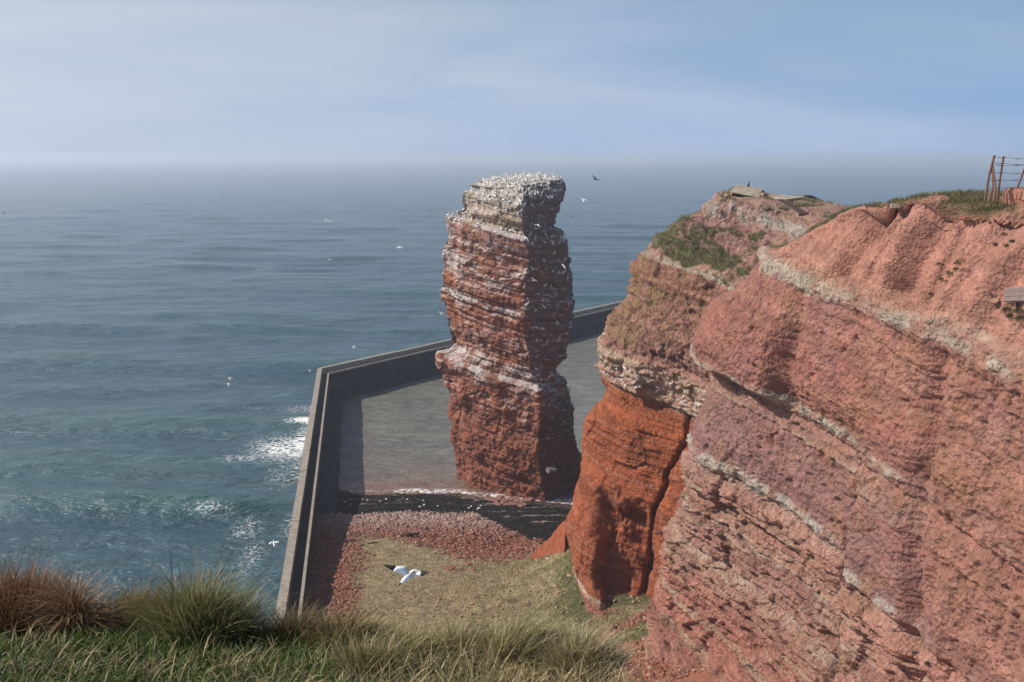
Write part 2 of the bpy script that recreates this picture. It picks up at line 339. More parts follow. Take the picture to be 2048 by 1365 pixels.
    # ripples, stretched along the crests
    def rip(sx, sy, scale, dist, prev):
        mpn = N(t_, 'ShaderNodeMapping'); mpn.inputs['Scale'].default_value = (sx, sy, 1); mpn.inputs['Rotation'].default_value = (0, 0, 0.12); t_.links.new(g.outputs['Position'], mpn.inputs['Vector'])
        nn = N(t_, 'ShaderNodeTexNoise'); nn.inputs['Scale'].default_value = scale; nn.inputs['Detail'].default_value = 5; nn.inputs['Roughness'].default_value = 0.62; nn.inputs['Distortion'].default_value = 0.4
        t_.links.new(mpn.outputs[0], nn.inputs['Vector'])
        bp = N(t_, 'ShaderNodeBump'); bp.inputs['Strength'].default_value = 1.0; bp.inputs['Distance'].default_value = dist; t_.links.new(nn.outputs['Fac'], bp.inputs['Height'])
        if prev: t_.links.new(prev, bp.inputs['Normal'])
        return bp.outputs[0]
    n1 = rip(0.38, 1.0, 0.10, 3.4, None); n2 = rip(0.5, 1.0, 0.5, 0.72, n1); n3 = rip(0.7, 1.0, 2.2, 0.15, n2)
    t_.links.new(n3, b_.inputs['Normal'])
    return structure(link('sea', me, m))

# ================================================================ BEACH GROUND
def waterline(x): return np.interp(x, [-60, -26, -14, -8, 0, 6, 10, 16, 30, 60], [144.5, 143.6, 143.9, 143.2, 141, 138.3, 137, 132, 126, 120])
def ground_z(x, y):
    w = waterline(x); d = w - y                  # distance inland from the waterline
    z = np.interp(d, [-30, -8, 0, 6, 13, 22, 32, 45, 55, 70, 100], [-4, -0.9, 0.0, 0.55, 1.15, 2.0, 2.7, 3.3, 4.0, 7.0, 16.0])
    z = z + 4.2 * np.exp(-((x - 8.5) / 5.5) ** 2 - ((y - 106) / 8.0) ** 2)               # grassy hump against the headland
    z = z + np.clip(x - 2, 0, 40) * 0.17 * sstep(118, 100, y) + np.clip(x - 8, 0, 40) * 0.30 * sstep(100, 84, y)
    z = z + 0.35 * fbm(x / 9, y / 9, 0.3, 3) + 0.16 * fbm(x / 1.6, y / 1.6, 5.3, 3) * sstep(-2, 4, d)
    a, b = wall_dist(x, y); z = z - 7 * sstep(1.6, 0.6, a)
    return z
def beach_masks(x, y):
    n = fbm(x / 4.0, y / 4.0, 2.2, 4); n2 = fbm(x / 1.2, y / 1.2, 7.2, 3)
    w = waterline(x)
    ys = np.interp(x, [-26, -12, -5, -1.6, 2.3, 6, 9], [131.5, 132.6, 131.5, 126.5, 120.5, 118.5, 117])     # inner edge of the weed
    yg = np.interp(x, [-26, -24, -20, -14, -9, -5, 2.2, 6], [108, 121, 122.0, 119.5, 116.5, 112.5, 113.5, 115])    # where grass begins
    weed = sstep(w - 0.5, w - 2.5, y + 1.2 * n) * sstep(ys - 0.8, ys + 0.8, y + 2.2 * n)
    sand = sstep(0.28, 0.55, perlin(x / 5.0, y / 0.9, 3.3) + 0.25 * n2) * weed * sstep(ys + 3, ys + 6, y)
    stone = sstep(ys + 1.0, ys - 0.6, y + 2.0 * n) * sstep(yg - 1.6, yg + 1.2, y + 4.0 * n + 1.2 * n2)
    a, b = wall_dist(x, y)
    strip = sstep(9.6, 6.2, a + 2.4 * n) * sstep(ys, ys - 3, y)
    stone = np.maximum(stone, strip)
    bare = sstep(0.16, 0.42, fbm(x / 5.5, y / 2.8, 9.4, 3)) * np.exp(-((x + 3.0) / 7.5) ** 2 - ((y - 112.5) / 5.0) ** 2) * 1.6
    scree = sstep(0.0, 0.35, n + 0.035 * (x - 9) + 0.02 * (92 - y)) * sstep(97, 90, y) * sstep(3, 8, x)
    stone = np.clip(np.maximum(np.maximum(stone, bare), scree), 0, 1)
    grass = np.clip(1 - stone - weed, 0, 1) * sstep(ys, ys - 2, y)
    green = np.clip(sstep(-9, 9, x + 9 * n) * (0.35 + 0.7 * sstep(-0.1, 0.3, fbm(x / 5, y / 3, 6.1, 3))) + 0.8 * np.exp(-((x - 7) / 3.0) ** 2 - ((y - 95) / 4.0) ** 2), 0, 1)
    return weed, sand, stone, grass, green, n, n2
def build_beach():
    xs = np.linspace(-34, 46, 300); ysv = np.concatenate([np.arange(40, 84, 0.8), np.arange(84, 150, 0.24), np.arange(150, 172, 1.2)])
    Y, X = np.meshgrid(ysv, xs, indexing='ij')
    Z = ground_z(X, Y)
    weed, sand, stone, grass, green, n, n2 = beach_masks(X, Y)
    c = np.zeros(X.shape + (3,)) + np.array([0.16, 0.10, 0.075])
    straw = lerp(np.array([0.36, 0.285, 0.17]), np.array([0.25, 0.195, 0.11]), np.clip(0.5 + 1.2 * n2, 0, 1))
    grn = lerp(np.array([0.055, 0.075, 0.02]), np.array([0.10, 0.10, 0.035]), np.clip(0.5 + n2, 0, 1))
    c = lerp(c, lerp(straw, grn, green * 0.8), grass)
    red = lerp(np.array([0.26, 0.105, 0.065]), np.array([0.30, 0.19, 0.15]), sstep(122, 131, Y + 3 * n))
    c = lerp(c, red, stone)
    c = lerp(c, np.zeros(3) + np.array([0.012, 0.011, 0.010]), weed)
    c = lerp(c, np.zeros(3) + np.array([0.26, 0.20, 0.165]), sand * 0.8)
    wet = sstep(waterline(X) - 1.5, waterline(X), Y)
    c = lerp(c, np.zeros(3) + np.array([0.05, 0.035, 0.03]), wet)
    Z = Z + weed * 0.22 * fbm(X / 0.9, Y / 0.9, 4.2, 3)
    me = new_mesh('beach', np.stack([X, Y, Z], -1), grid_faces(*X.shape), cols=c, smooth=True)
    return structure(link('beach', me, M_GROUND))

# ================================================================ CLIFFS
def block_terms(P, s, big, small):
    x, y, z = P[..., 0], P[..., 1], P[..., 2]
    wx = 0.9 * fbm(x / 5, y / 5, z / 5, 2); wy = 0.9 * fbm(x / 5 + 9, y / 5, z / 5, 2)
    f1, f2, idb = worley((x + wx) / big, (y + wy) / big, (s + 0.5 * wx) / (big * 0.75))
    crack_b = 0.35 * np.exp(-((f2 - f1) * big / 0.12) ** 2) * sstep(-0.1, 0.35, fbm(x / 3, y / 3, z / 3, 2))
    g1, g2, ids = worley((x + wx) / small, (y + wy) / small, s / (small * 0.55))
    crack_s = 0.5 * np.exp(-((g2 - g1) * small / 0.09) ** 2)
    return idb, crack_b, ids, crack_s

def build_headland():
    R = [[(1478, 394, 126), (1482, 391, 122), (1530, 395, 119), (1612, 401, 116.5), (1682, 414, 112), (1800, 440, 104)],
         [(1455, 385, 118), (1462, 391, 112), (1530, 402, 108), (1600, 425, 104), (1690, 440, 98), (1800, 470, 92)],
         [(1400, 430, 122), (1388, 428, 112), (1460, 455, 107), (1540, 480, 101), (1620, 490, 94), (1750, 520, 86)],
         [(1345, 470, 122), (1338, 478, 112), (1400, 510, 106), (1480, 530, 100), (1560, 545, 92), (1700, 590, 82)],
         [(1280, 535, 120), (1270, 540, 110), (1350, 560, 103.5), (1430, 580, 98.5), (1500, 610, 92), (1650, 650, 82)],
         [(1266, 610, 120), (1256, 615, 109), (1320, 640, 102.5), (1400, 660, 98), (1470, 690, 92), (1620, 730, 82)],
         [(1219, 680, 118), (1208, 680, 107), (1270, 700, 101.5), (1370, 720, 97.5), (1450, 750, 92), (1600, 800, 82)],
         [(1216, 755, 118), (1208, 752, 106), (1270, 770, 101), (1370, 800, 97.5), (1440, 830, 92), (1590, 880, 82)],
         [(1224, 785, 118), (1216, 790, 105), (1280, 810, 101), (1370, 840, 97), (1440, 870, 92), (1580, 920, 82)],
         [(1180, 845, 116), (1172, 840, 105), (1240, 850, 100), (1350, 880, 97), (1430, 910, 92.5), (1570, 970, 83)],
         [(1180, 925, 115), (1172, 920, 104.5), (1240, 930, 99.5), (1340, 960, 96.5), (1430, 990, 92.5), (1560, 1030, 84)],
         [(1160, 1000, 114), (1150, 1000, 104), (1220, 1010, 98.5), (1330, 1040, 96), (1420, 1070, 92), (1550, 1100, 84)],
         [(1145, 1055, 113), (1135, 1060, 103), (1190, 1070, 97.5), (1310, 1100, 95.5), (1400, 1130, 91), (1540, 1170, 84)],
         [(1164, 1120, 111), (1147, 1130, 100), (1190, 1140, 96), (1300, 1160, 94.5), (1390, 1190, 90), (1530, 1230, 84)],
         [(1184, 1190, 108), (1164, 1195, 97), (1200, 1215, 93.5), (1290, 1230, 92.5), (1380, 1250, 89), (1520, 1290, 84)],
         [(1194, 1260, 106), (1178, 1265, 95), (1210, 1290, 92), (1290, 1300, 91), (1380, 1320, 88), (1510, 1360, 83)]]
    G = np.array([[at_y(*p) for p in row] for row in R])
    lefts = G[:, :1].copy(); lefts[:, 0, 0] += 4.0; lefts[:, 0, 1] += 16.0                       # carry the seaward flank round the back
    G = np.concatenate([lefts, G], 1)
    back = G[:1].copy(); back[0, :, 1] += 5; back[0, :, 2] -= 6; G = np.concatenate([back, G], 0)
    P = catmull(G, [8, 44, 34, 30, 30, 34, 34, 30, 20, 28, 38, 36, 28, 30, 32, 26])
    P = catmull(P.transpose(1, 0, 2), [20, 34, 64, 70, 66, 44]).transpose(1, 0, 2)
    x, y, z = P[..., 0], P[..., 1], P[..., 2]
    s0 = strata(x, y, z); s = s0 + 0.35 * fbm(x / 8, y / 8, z / 8, 2)
    nrm = grid_normals(P)
    if nrm[200, 150, 1] > 0: nrm = -nrm
    top = sstep(0.75, 0.93, nrm[..., 2])
    va, ja, ca = BED_A(s); vb, jb, cb = BED_B(s); vc, jc, cc = BED_C(s)
    idb, crb, ids, crs = block_terms(P, s, 3.6, 1.3)
    orange = sstep(23.4, 22.6, s); mid = (1 - orange) * sstep(36.8, 36.2, s); upper = sstep(36.2, 36.8, s)
    stripes = sstep(29, 27.5, s) * (1 - orange)
    d = (0.45 + 0.35 * (1 - orange)) * (va - 0.5) * (1 - 0.6 * orange) + 0.22 * (vb - 0.5) * (0.35 + 0.65 * np.maximum(stripes, orange * 0.5)) + 1.0 * (vc - .5) * (1 - orange)
    d = d + (0.75 * (idb - 0.5) - 0.35 * crb) * (0.45 + 0.55 * (1 - orange)) + (0.32 * (ids - 0.5) - 0.14 * crs) * (1 - 0.55 * orange)
    d = d + 0.55 * fbm(x / 3.3, y / 3.3, z / 3.3, 3) * (0.5 + 0.5 * (1 - orange)) + 0.22 * fbm(x / 0.7, y / 0.7, z / 0.6, 3) * (1 - 0.55 * orange) - 0.12 * np.exp(-(ja / 0.07) ** 2) + 0.65 * upper * ridged(x / 1.9, y / 1.9, z / 1.6, 4) + 0.45 * mid * ridged(x / 1.5, y / 1.5, z / 1.2, 4) + 0.14 * (upper + mid) * fbm(x / .3, y / .3, z / .25, 2)
    d = d - 0.35 * np.exp(-((s - 22.9) / 0.25) ** 2)
    d = d * (1 - 0.75 * top)
    # the hollow low on the camera side, its lip and the long crack beside it
    hx = (x - (11.5 - 0.02 * (z - 8))) / 3.0; hz = (z - (9.0 - 0.30 * (x - 12))) / 6.2
    rr = (np.abs(hx) ** 3.5 + np.abs(hz) ** 3.5) ** (1 / 3.5) + 0.30 * fbm(x / 2.2, 0.3, z / 2.6, 4)
    hol = sstep(1.12, 0.70, rr) * orange
    d = d - 2.3 * hol * (1 + 0.35 * fbm(x / 1.4, 4.3, z / 1.8, 3))
    ck = np.interp(z, [5.4, 9, 13.5, 16.4, 20.1, 23.4], [12.8, 13.5, 14.2, 15.3, 16.6, 17.6]) + 0.3 * perlin(z / 1.3, 0.5, 0.5)
    crk = np.exp(-((x - ck) / 0.17) ** 2) * orange * sstep(110, 104, y)
    d = d - 1.3 * crk + 0.55 * sstep(0, 1.5, x - ck) * orange * sstep(100, 96, y)
    P2 = P + nrm * d[..., None]
    n2 = grid_normals(P2);
    if n2[200, 150, 1] > 0: n2 = -n2
    # colours of the beds
    c = ramp(s, [(-5, (.27, .085, .05)), (2.6, (.33, .115, .075)), (2.9, (.40, .28, .21)), (3.05, (.40, .28, .21)), (3.2, (.29, .075, .035)), (12, (.33, .080, .034)), (22.2, (.36, .085, .034)), (22.8, (.36, .10, .05)),
                 (23.0, (.42, .33, .25)), (23.6, (.36, .20, .14)), (25.0, (.34, .17, .125)), (26.5, (.38, .27, .20)), (27.2, (.30, .12, .09)), (33, (.31, .125, .085)), (36.2, (.31, .115, .07)), (36.5, (.43, .36, .28)), (36.9, (.41, .30, .22)),
                 (37.3, (.29, .125, .095)), (42.3, (.31, .15, .12)), (42.9, (.39, .34, .29)), (43.6, (.41, .35, .30)), (43.9, (.33, .17, .13)), (46, (.34, .17, .135)), (60, (.38, .24, .19))])
    c = c * lerp(np.ones(3), np.array([0.98, 1.2, 1.28]), sstep(.4, .6, 1 - c[..., 1] / c[..., 0])) * (0.80 + 0.40 * ca[..., None]) * (0.85 + 0.3 * ids[..., None])
    pale = sstep(0.62, 0.85, cb) * (0.55 * stripes + 0.22 * mid + 0.16 * orange * sstep(0.8, .95, cb))
    c = lerp(c, np.zeros(3) + CREAM * np.array([1, .9, .85]), np.clip(pale + 0.25 * stripes * sstep(-.1, .3, fbm(x / 2, y / 2, z / .5, 3)), 0, 0.75))
    c = lerp(c, np.zeros(3) + np.array([0.14, 0.055, 0.035]), 0.55 * orange * sstep(0.1, 0.45, fbm(x / 2.5, y / 2.5, z / 1.0, 4)))
    lichen = sstep(0.02, 0.30, fbm(x / 2.2, y / 2.2, z / 2.2, 4) + 0.42 * np.exp(-((x - 11) / 4.0) ** 2) - 0.10) * mid * sstep(26.5, 29, s) * sstep(21, 14, x)
    lichen = np.maximum(lichen, sstep(0.1, 0.35, fbm(x / 1.7, y / 1.7, z / 1.7, 4)) * 0.7 * sstep(33, 34.5, s) * mid)
    c = lerp(c, np.zeros(3) + np.array([0.26, 0.17, 0.085]), 0.7 * lichen)
    moss = sstep(107.5, 110, y) * sstep(13, 8, x) * orange * sstep(-.2, .2, fbm(x / 2, y / 2, z / 2, 3))
    c = lerp(c, np.zeros(3) + np.array([0.14, 0.115, 0.045]), 0.7 * moss)
    c = lerp(c, np.zeros(3) + np.array([.31, .155, .12]), 0.8 * upper * sstep(-.1, .25, fbm(x / 1.5 + 3, y / 1.5, z / 1.2, 4)))
    rub = upper * sstep(0.0, 0.35, fbm(x / 0.9, y / 0.9, z / 0.9, 3))
    c = lerp(c, np.zeros(3) + np.array([0.43, 0.32, 0.26]), 0.45 * rub)
    c = lerp(c, np.zeros(3) + np.array([0.33, 0.26, 0.16]), top * upper * 0.5 * sstep(-.2, .3, fbm(x / 3, y / 1.4, z, 3)))
    gx = fbm(x / 2.8, y / 2.8, z / 2.8, 4)
    patch = np.exp(-(((s - 38.6) / 1.6) ** 2)) * sstep(27, 20, x) * 1.0 + 0.5 * np.exp(-(((s - 41.2) / 1.3) ** 2)) + 0.30 * np.exp(-(((s - 34.0) / 1.2) ** 2))
    green = sstep(0.42, 0.62, patch * sstep(0.05, 0.5, n2[..., 2] + 0.25) + 0.55 * gx)
    green = np.maximum(green, sstep(0.55, 0.75, upper * 0.45 * sstep(0.2, 0.6, n2[..., 2]) + gx))
    c = lerp(c, np.zeros(3) + np.array([0.13, 0.13, 0.05]), 0.8 * green)
    white = sstep(0.35, 0.65, n2[..., 2]) * np.exp(-((s - 24.6) / 1.1) ** 2) * sstep(0.05, 0.3, fbm(x / 1.0, y / 1.0, z, 3) + 0.1)
    c = lerp(c, np.zeros(3) + GUANO, white)
    me = new_mesh('headland_cliff', P2, grid_faces(*x.shape), cols=c, smooth=False)
    o = structure(link('headland_cliff', me, M_CLIFF))
    return o, P2, n2, green

def build_near_cliff():
    R = [[(1560, 505, 90), (1590, 490, 86), (1660, 452, 80), (1725, 418, 74), (1850, 393, 66), (2048, 378, 62), (2300, 368, 55), (2700, 352, 45)],
         [(1545, 525, 88), (1560, 512, 82), (1640, 470, 76), (1725, 440, 70), (1850, 415, 62), (2048, 408, 56), (2300, 400, 48), (2700, 390, 38)],
         [(1525, 560, 88), (1530, 545, 80.5), (1620, 530, 73.5), (1730, 510, 67), (1870, 490, 59.5), (2060, 490, 52.5), (2310, 490, 45), (2700, 500, 36)],
         [(1505, 620, 88), (1495, 605, 80), (1610, 600, 72), (1740, 600, 65), (1890, 590, 57), (2080, 590, 50), (2320, 600, 43), (2700, 610, 34)],
         [(1460, 700, 88), (1442, 690, 80), (1600, 690, 71.5), (1740, 690, 64), (1890, 700, 56), (2080, 710, 49), (2320, 720, 42), (2700, 730, 33)],
         [(1450, 770, 88), (1432, 765, 80), (1590, 780, 71), (1735, 790, 63.5), (1890, 800, 55.5), (2080, 820, 48), (2320, 830, 41), (2700, 850, 32)],
         [(1420, 870, 88), (1398, 860, 80), (1580, 880, 71), (1730, 890, 63), (1880, 900, 55), (2080, 930, 47), (2320, 950, 40), (2700, 980, 31)],
         [(1400, 960, 88), (1378, 950, 80), (1570, 980, 70.5), (1725, 1000, 62.5), (1880, 1020, 54.5), (2080, 1050, 46.5), (2320, 1080, 39), (2700, 1110, 30)],
         [(1375, 1050, 88), (1352, 1045, 80.5), (1550, 1090, 70.5), (1720, 1110, 62), (1880, 1140, 54), (2080, 1180, 46), (2320, 1220, 38.5), (2700, 1260, 29.5)],
         [(1360, 1150, 88), (1335, 1150, 81), (1530, 1190, 70.5), (1710, 1220, 62), (1880, 1260, 53.5), (2080, 1310, 45.5), (2320, 1360, 38), (2700, 1400, 29)],
         [(1330, 1240, 88), (1305, 1250, 82), (1500, 1300, 70.5), (1700, 1340, 61.5), (1880, 1380, 53), (2080, 1440, 45), (2320, 1500, 37.5), (2700, 1560, 28.5)],
         [(1300, 1340, 87), (1275, 1345, 80), (1470, 1420, 68), (1690, 1460, 60), (1880, 1520, 52), (2080, 1600, 44), (2320, 1700, 36.5), (2700, 1800, 28)],
         [(1280, 1450, 82), (1260, 1480, 74), (1440, 1600, 62), (1680, 1650, 56), (1880, 1720, 49), (2080, 1850, 41), (2320, 1950, 34), (2700, 2100, 26)]]
    G = np.array([[at_y(*p) for p in row] for row in R])
    lefts = G[:, :1].copy(); lefts[:, 0, 0] += 8.0; lefts[:, 0, 1] += 2.0; G = np.concatenate([lefts, G], 1)
    back = G[:1].copy(); back[0, :, 0] += 14; back[0, :, 1] += 10; back[0, :, 2] -= 2.5; G = np.concatenate([back, G], 0)
    P = catmull(G, [14, 36, 44, 44, 42, 38, 44, 42, 44, 44, 42, 34, 16])
    P = catmull(P.transpose(1, 0, 2), [10, 26, 112, 92, 88, 84, 24, 14]).transpose(1, 0, 2)
    x, y, z = P[..., 0], P[..., 1], P[..., 2]
    s0 = strata(x, y, z); fault = sstep(63.9, 62.9, y + 0.3 * fbm(z / 2, .2, .7, 2)) * sstep(40, 36, z); s = s0 + 0.55 * fbm(x / 7, y / 7, z / 7, 3) + 0.14 * fbm(x / 0.9, y / 0.9, z / 0.9, 2) + 0.9 * fault * sstep(30, 34, z) + 1.3 * fault * sstep(31, 26, z)
    nrm = grid_normals(P)
    if nrm[200, 200, 0] > 0: nrm = -nrm
    # along-face coordinate: distance along the cliff line
    L = (82 - y)
    top = sstep(0.80, 0.95, nrm[..., 2])
    va, ja, ca = BED_A(s + 3); vb, jb, cb = BED_B(s + 3); vc, jc, cc = BED_C(s + 1)
    idb, crb, ids, crs = block_terms(P, s, 4.2, 1.1)
    soil = sstep(42.0, 42.8, s + 0.5 * fbm(x / 3, y / 3, z / 3, 2)); bedded = sstep(25.2, 24.2, s); massive = (1 - soil) * (1 - bedded)
    gul = ridged((y + 0.35 * z) / 3.4, 0.3, z / 16.0, 3); gul2 = ridged((y + 0.35 * z) / 1.1, 3.3, z / 9.0, 2)
    flute = ridged((y + 0.10 * z) / 2.4, 0.7, z / 11.0, 3); right = sstep(60, 52, y)
    grain = ridged(x / 0.62, y / 0.62, z / 0.5, 2); grain2 = fbm(x / 0.27, y / 0.27, z / 0.22, 2)
    def gully(yv, k, dep, wl, wr):
        t = y - (yv + k * (44 - z)); t = t + 0.3 * fbm(z / 3, yv, .5, 2); g_ = np.where(t > 0, np.exp(-(t / wl) ** 2), np.exp(-(t / wr) ** 2)); return -dep * g_
    gl = gully(69.8, .30, 1.5, 1.0, 2.2) + gully(62.6, .30, 1.7, .9, 2.6) + gully(66.6, .28, .7, .5, 1.4) + gully(59.5, .3, .6, .5, 1.5) + gully(56.5, .3, .5, .5, 1.6) + gully(53, .3, .7, .6, 2) + gully(48, .3, .9, .8, 2)
    d = soil * (gl - 0.35 * np.clip(gul, -0.35, 1) - 0.16 * gul2 + 0.08 * fbm(x / .6, y / .6, z / .6, 3) + 0.05 * grain2)
    pit = sstep(0.30, 0.62, perlin(x / 0.95 + 3, y / 0.95, z / 0.75)) * sstep(-.2, .3, fbm(x / 5, y / 5, z / 5, 2)); hole = sstep(0.42, 0.62, perlin(x / 2.3 + 7, y / 2.3, s / 1.1))
    d = d + (1 - soil) * (-0.30 * pit - 0.55 * hole * (0.35 + 0.65 * bedded))
    d = d + bedded * (0.50 * (va - .5) + 0.46 * (vb - 0.5) + 0.95 * (vc - .5) + 0.62 * (idb - .5) - 0.25 * crb + 0.42 * (ids - .5) - 0.10 * crs - 0.15 * np.exp(-(ja / 0.08) ** 2) + 0.10 * grain + 0.08 * grain2)
    d = d + massive * (0.14 * (va - .5) + 0.07 * (vb - .5) + 0.25 * (vc - .5) + 0.22 * (idb - .5) - 0.10 * crb + 0.06 * (ids - .5) + 0.18 * grain + 0.12 * grain2 - 0.55 * right * flute)
    d = d + bedded * (-0.35) * right * flute
    d = d + (0.50 * fbm(x / 4.5, y / 4.5, z / 4.5, 3) + 0.16 * fbm(x / 0.8, y / 0.8, z / 0.7, 3)) * (1 - 0.5 * soil)
    # cream beds stand out, with a notch beneath
    def rib(k, w): return np.exp(-((s - k) / w) ** 2)
    brk = 0.6 + 0.8 * fbm(x / 1.6, y / 1.6, z / 1.2, 3)
    d = d + 0.35 * brk * rib(41.4, .5) + 0.42 * brk * rib(32.5, .42) + 0.42 * brk * rib(24.95, .38) - 0.40 * rib(31.6, .25) - 0.55 * rib(24.1, .3) - 0.25 * rib(40.5, .3) + .25 * rib(30.4, .2)
    # upright buttresses: steps between slabs of the face
    def step(c, w, amp): return amp * sstep(-w, w, y - c)
    j1 = 63.2 + 0.5 * perlin(z / 2.5, .3, .3); j2 = 56.0 + 0.05 * (z - 25) + 0.6 * perlin(z / 2.2, 2.3, .3); j3 = 71.6 + 0.10 * (z - 33) + 0.5 * perlin(z / 3, 4.3, .3)
    d = d + (1 - soil) * (-0.55 * np.exp(-((y - j1) / 0.45) ** 2) * sstep(34, 31, z) - step(j1, 0.35, 0.7) * sstep(34, 31, z) - 0.8 * np.exp(-((y - j2) / 0.7) ** 2) * 0.9 + step(j2, 1.0, 0.5))
    d = d + massive * sstep(31.8, 32.8, s) * (1.5 * sstep(-0.8, 1.2, y - j3) * sstep(40, 36, z) - 0.6 * np.exp(-((y - j3 + 0.3) / 0.8) ** 2))
    d = d * (1 - 0.7 * top)
    P2 = P + nrm * d[..., None]
    n2 = grid_normals(P2)
    if n2[200, 200, 0] > 0: n2 = -n2
    s_c = s + 0.45 * fbm(x / 1.3 + 2, y / 1.3, z / 1.3, 4) - 0.5 * sstep(62, 55, y) * (s > 38)
    c = ramp(s_c, [(0, (.28, .115, .09)), (10, (.29, .105, .075)), (14, (.31, .115, .085)), (16.5, (.32, .16, .12)), (17, (.42, .32, .25)), (17.4, (.30, .13, .10)), (19.7, (.29, .125, .10)), (20.1, (.41, .32, .25)), (20.5, (.30, .13, .095)), (23.8, (.31, .15, .115)),
                 (24.4, (.38, .28, .22)), (24.7, (.49, .44, .37)), (25.3, (.49, .44, .37)), (25.6, (.27, .125, .11)), (27, (.255, .115, .10)), (30.0, (.275, .12, .10)), (30.4, (.37, .26, .20)), (30.7, (.30, .145, .11)), (32.0, (.33, .16, .125)),
                 (32.2, (.43, .37, .29)), (32.8, (.43, .37, .28)), (33.1, (.31, .115, .085)), (36, (.315, .11, .08)), (40.5, (.33, .125, .092)), (40.9, (.43, .37, .29)), (41.6, (.42, .35, .27)), (42.3, (.39, .165, .118)), (44.5, (.38, .15, .108)), (60, (.40, .175, .13))])
    cn = fbm(x / 2.5, y / 2.5, z / 1.6, 4)
    plain = ramp(s, [(0, (.29, .11, .085)), (24, (.31, .125, .095)), (32, (.32, .125, .09)), (42, (.34, .14, .10)), (42.8, (.39, .18, .12)), (60, (.42, .20, .14))])
    c = lerp(c, plain, np.clip(0.85 * sstep(57, 53, y + 1.5 * cn) * sstep(40, 37, s) + 0.85 * sstep(-.12, .28, fbm(x / 1.7 + 4, y / 1.7, z / 1.7, 4) + 0.012 * (66 - y)) * (1 - soil), 0, 1))
    c = c * (0.88 + 0.24 * ca[..., None]) * (0.90 + 0.2 * ids[..., None]) * (1 + 0.30 * cn[..., None])
    c = c * lerp(np.ones(3), np.array([1.05, 1.27, 1.29]), sstep(.4, .6, 1 - c[..., 1] / c[..., 0])) * (1 + 0.10 * bedded[..., None])
    thin = sstep(0.60, 0.9, cb) * (0.62 * bedded * sstep(-.25, .25, fbm(x / 4, y / 4, z / 2, 2)) + 0.10 * massive)
    c = lerp(c, np.zeros(3) + CREAM * np.array([1, .9, .85]), thin)
    dust = sstep(0.15, 0.5, fbm(x / 3 + 5, y / 3, z / 3, 4)) * 0.30 * (1 - soil)
    c = lerp(c, np.zeros(3) + np.array([.40, .235, .19]), dust)
    mv = sstep(0.0, 0.4, fbm(x / 6 + 8, y / 6, z / 3, 3)) * massive * 0.35
    c = lerp(c, np.zeros(3) + np.array([.27, .125, .125]), mv)
    och = sstep(0.12, 0.4, fbm(x / 2.2 + 3, y / 2.2, z / 2.2 + 6, 4)) * (1 - soil) * 0.35
    c = lerp(c, np.zeros(3) + np.array([.30, .155, .075]), och)
    grassy = np.maximum(top, sstep(1.2, 0.3, 45.9 + 0.028 * (74 - y) - z) * 0) * sstep(-0.25, 0.1, fbm(x / 2, y / 2, z, 3) + 0.05)
    c = lerp(c, np.zeros(3) + np.array([0.085, 0.085, 0.03]), 0.85 * grassy)
    me = new_mesh('cliff', P2, grid_faces(*x.shape), cols=c, smooth=False)
    o = structure(link('cliff', me, M_CLIFF))
    return o, P2, n2, grassy, soil

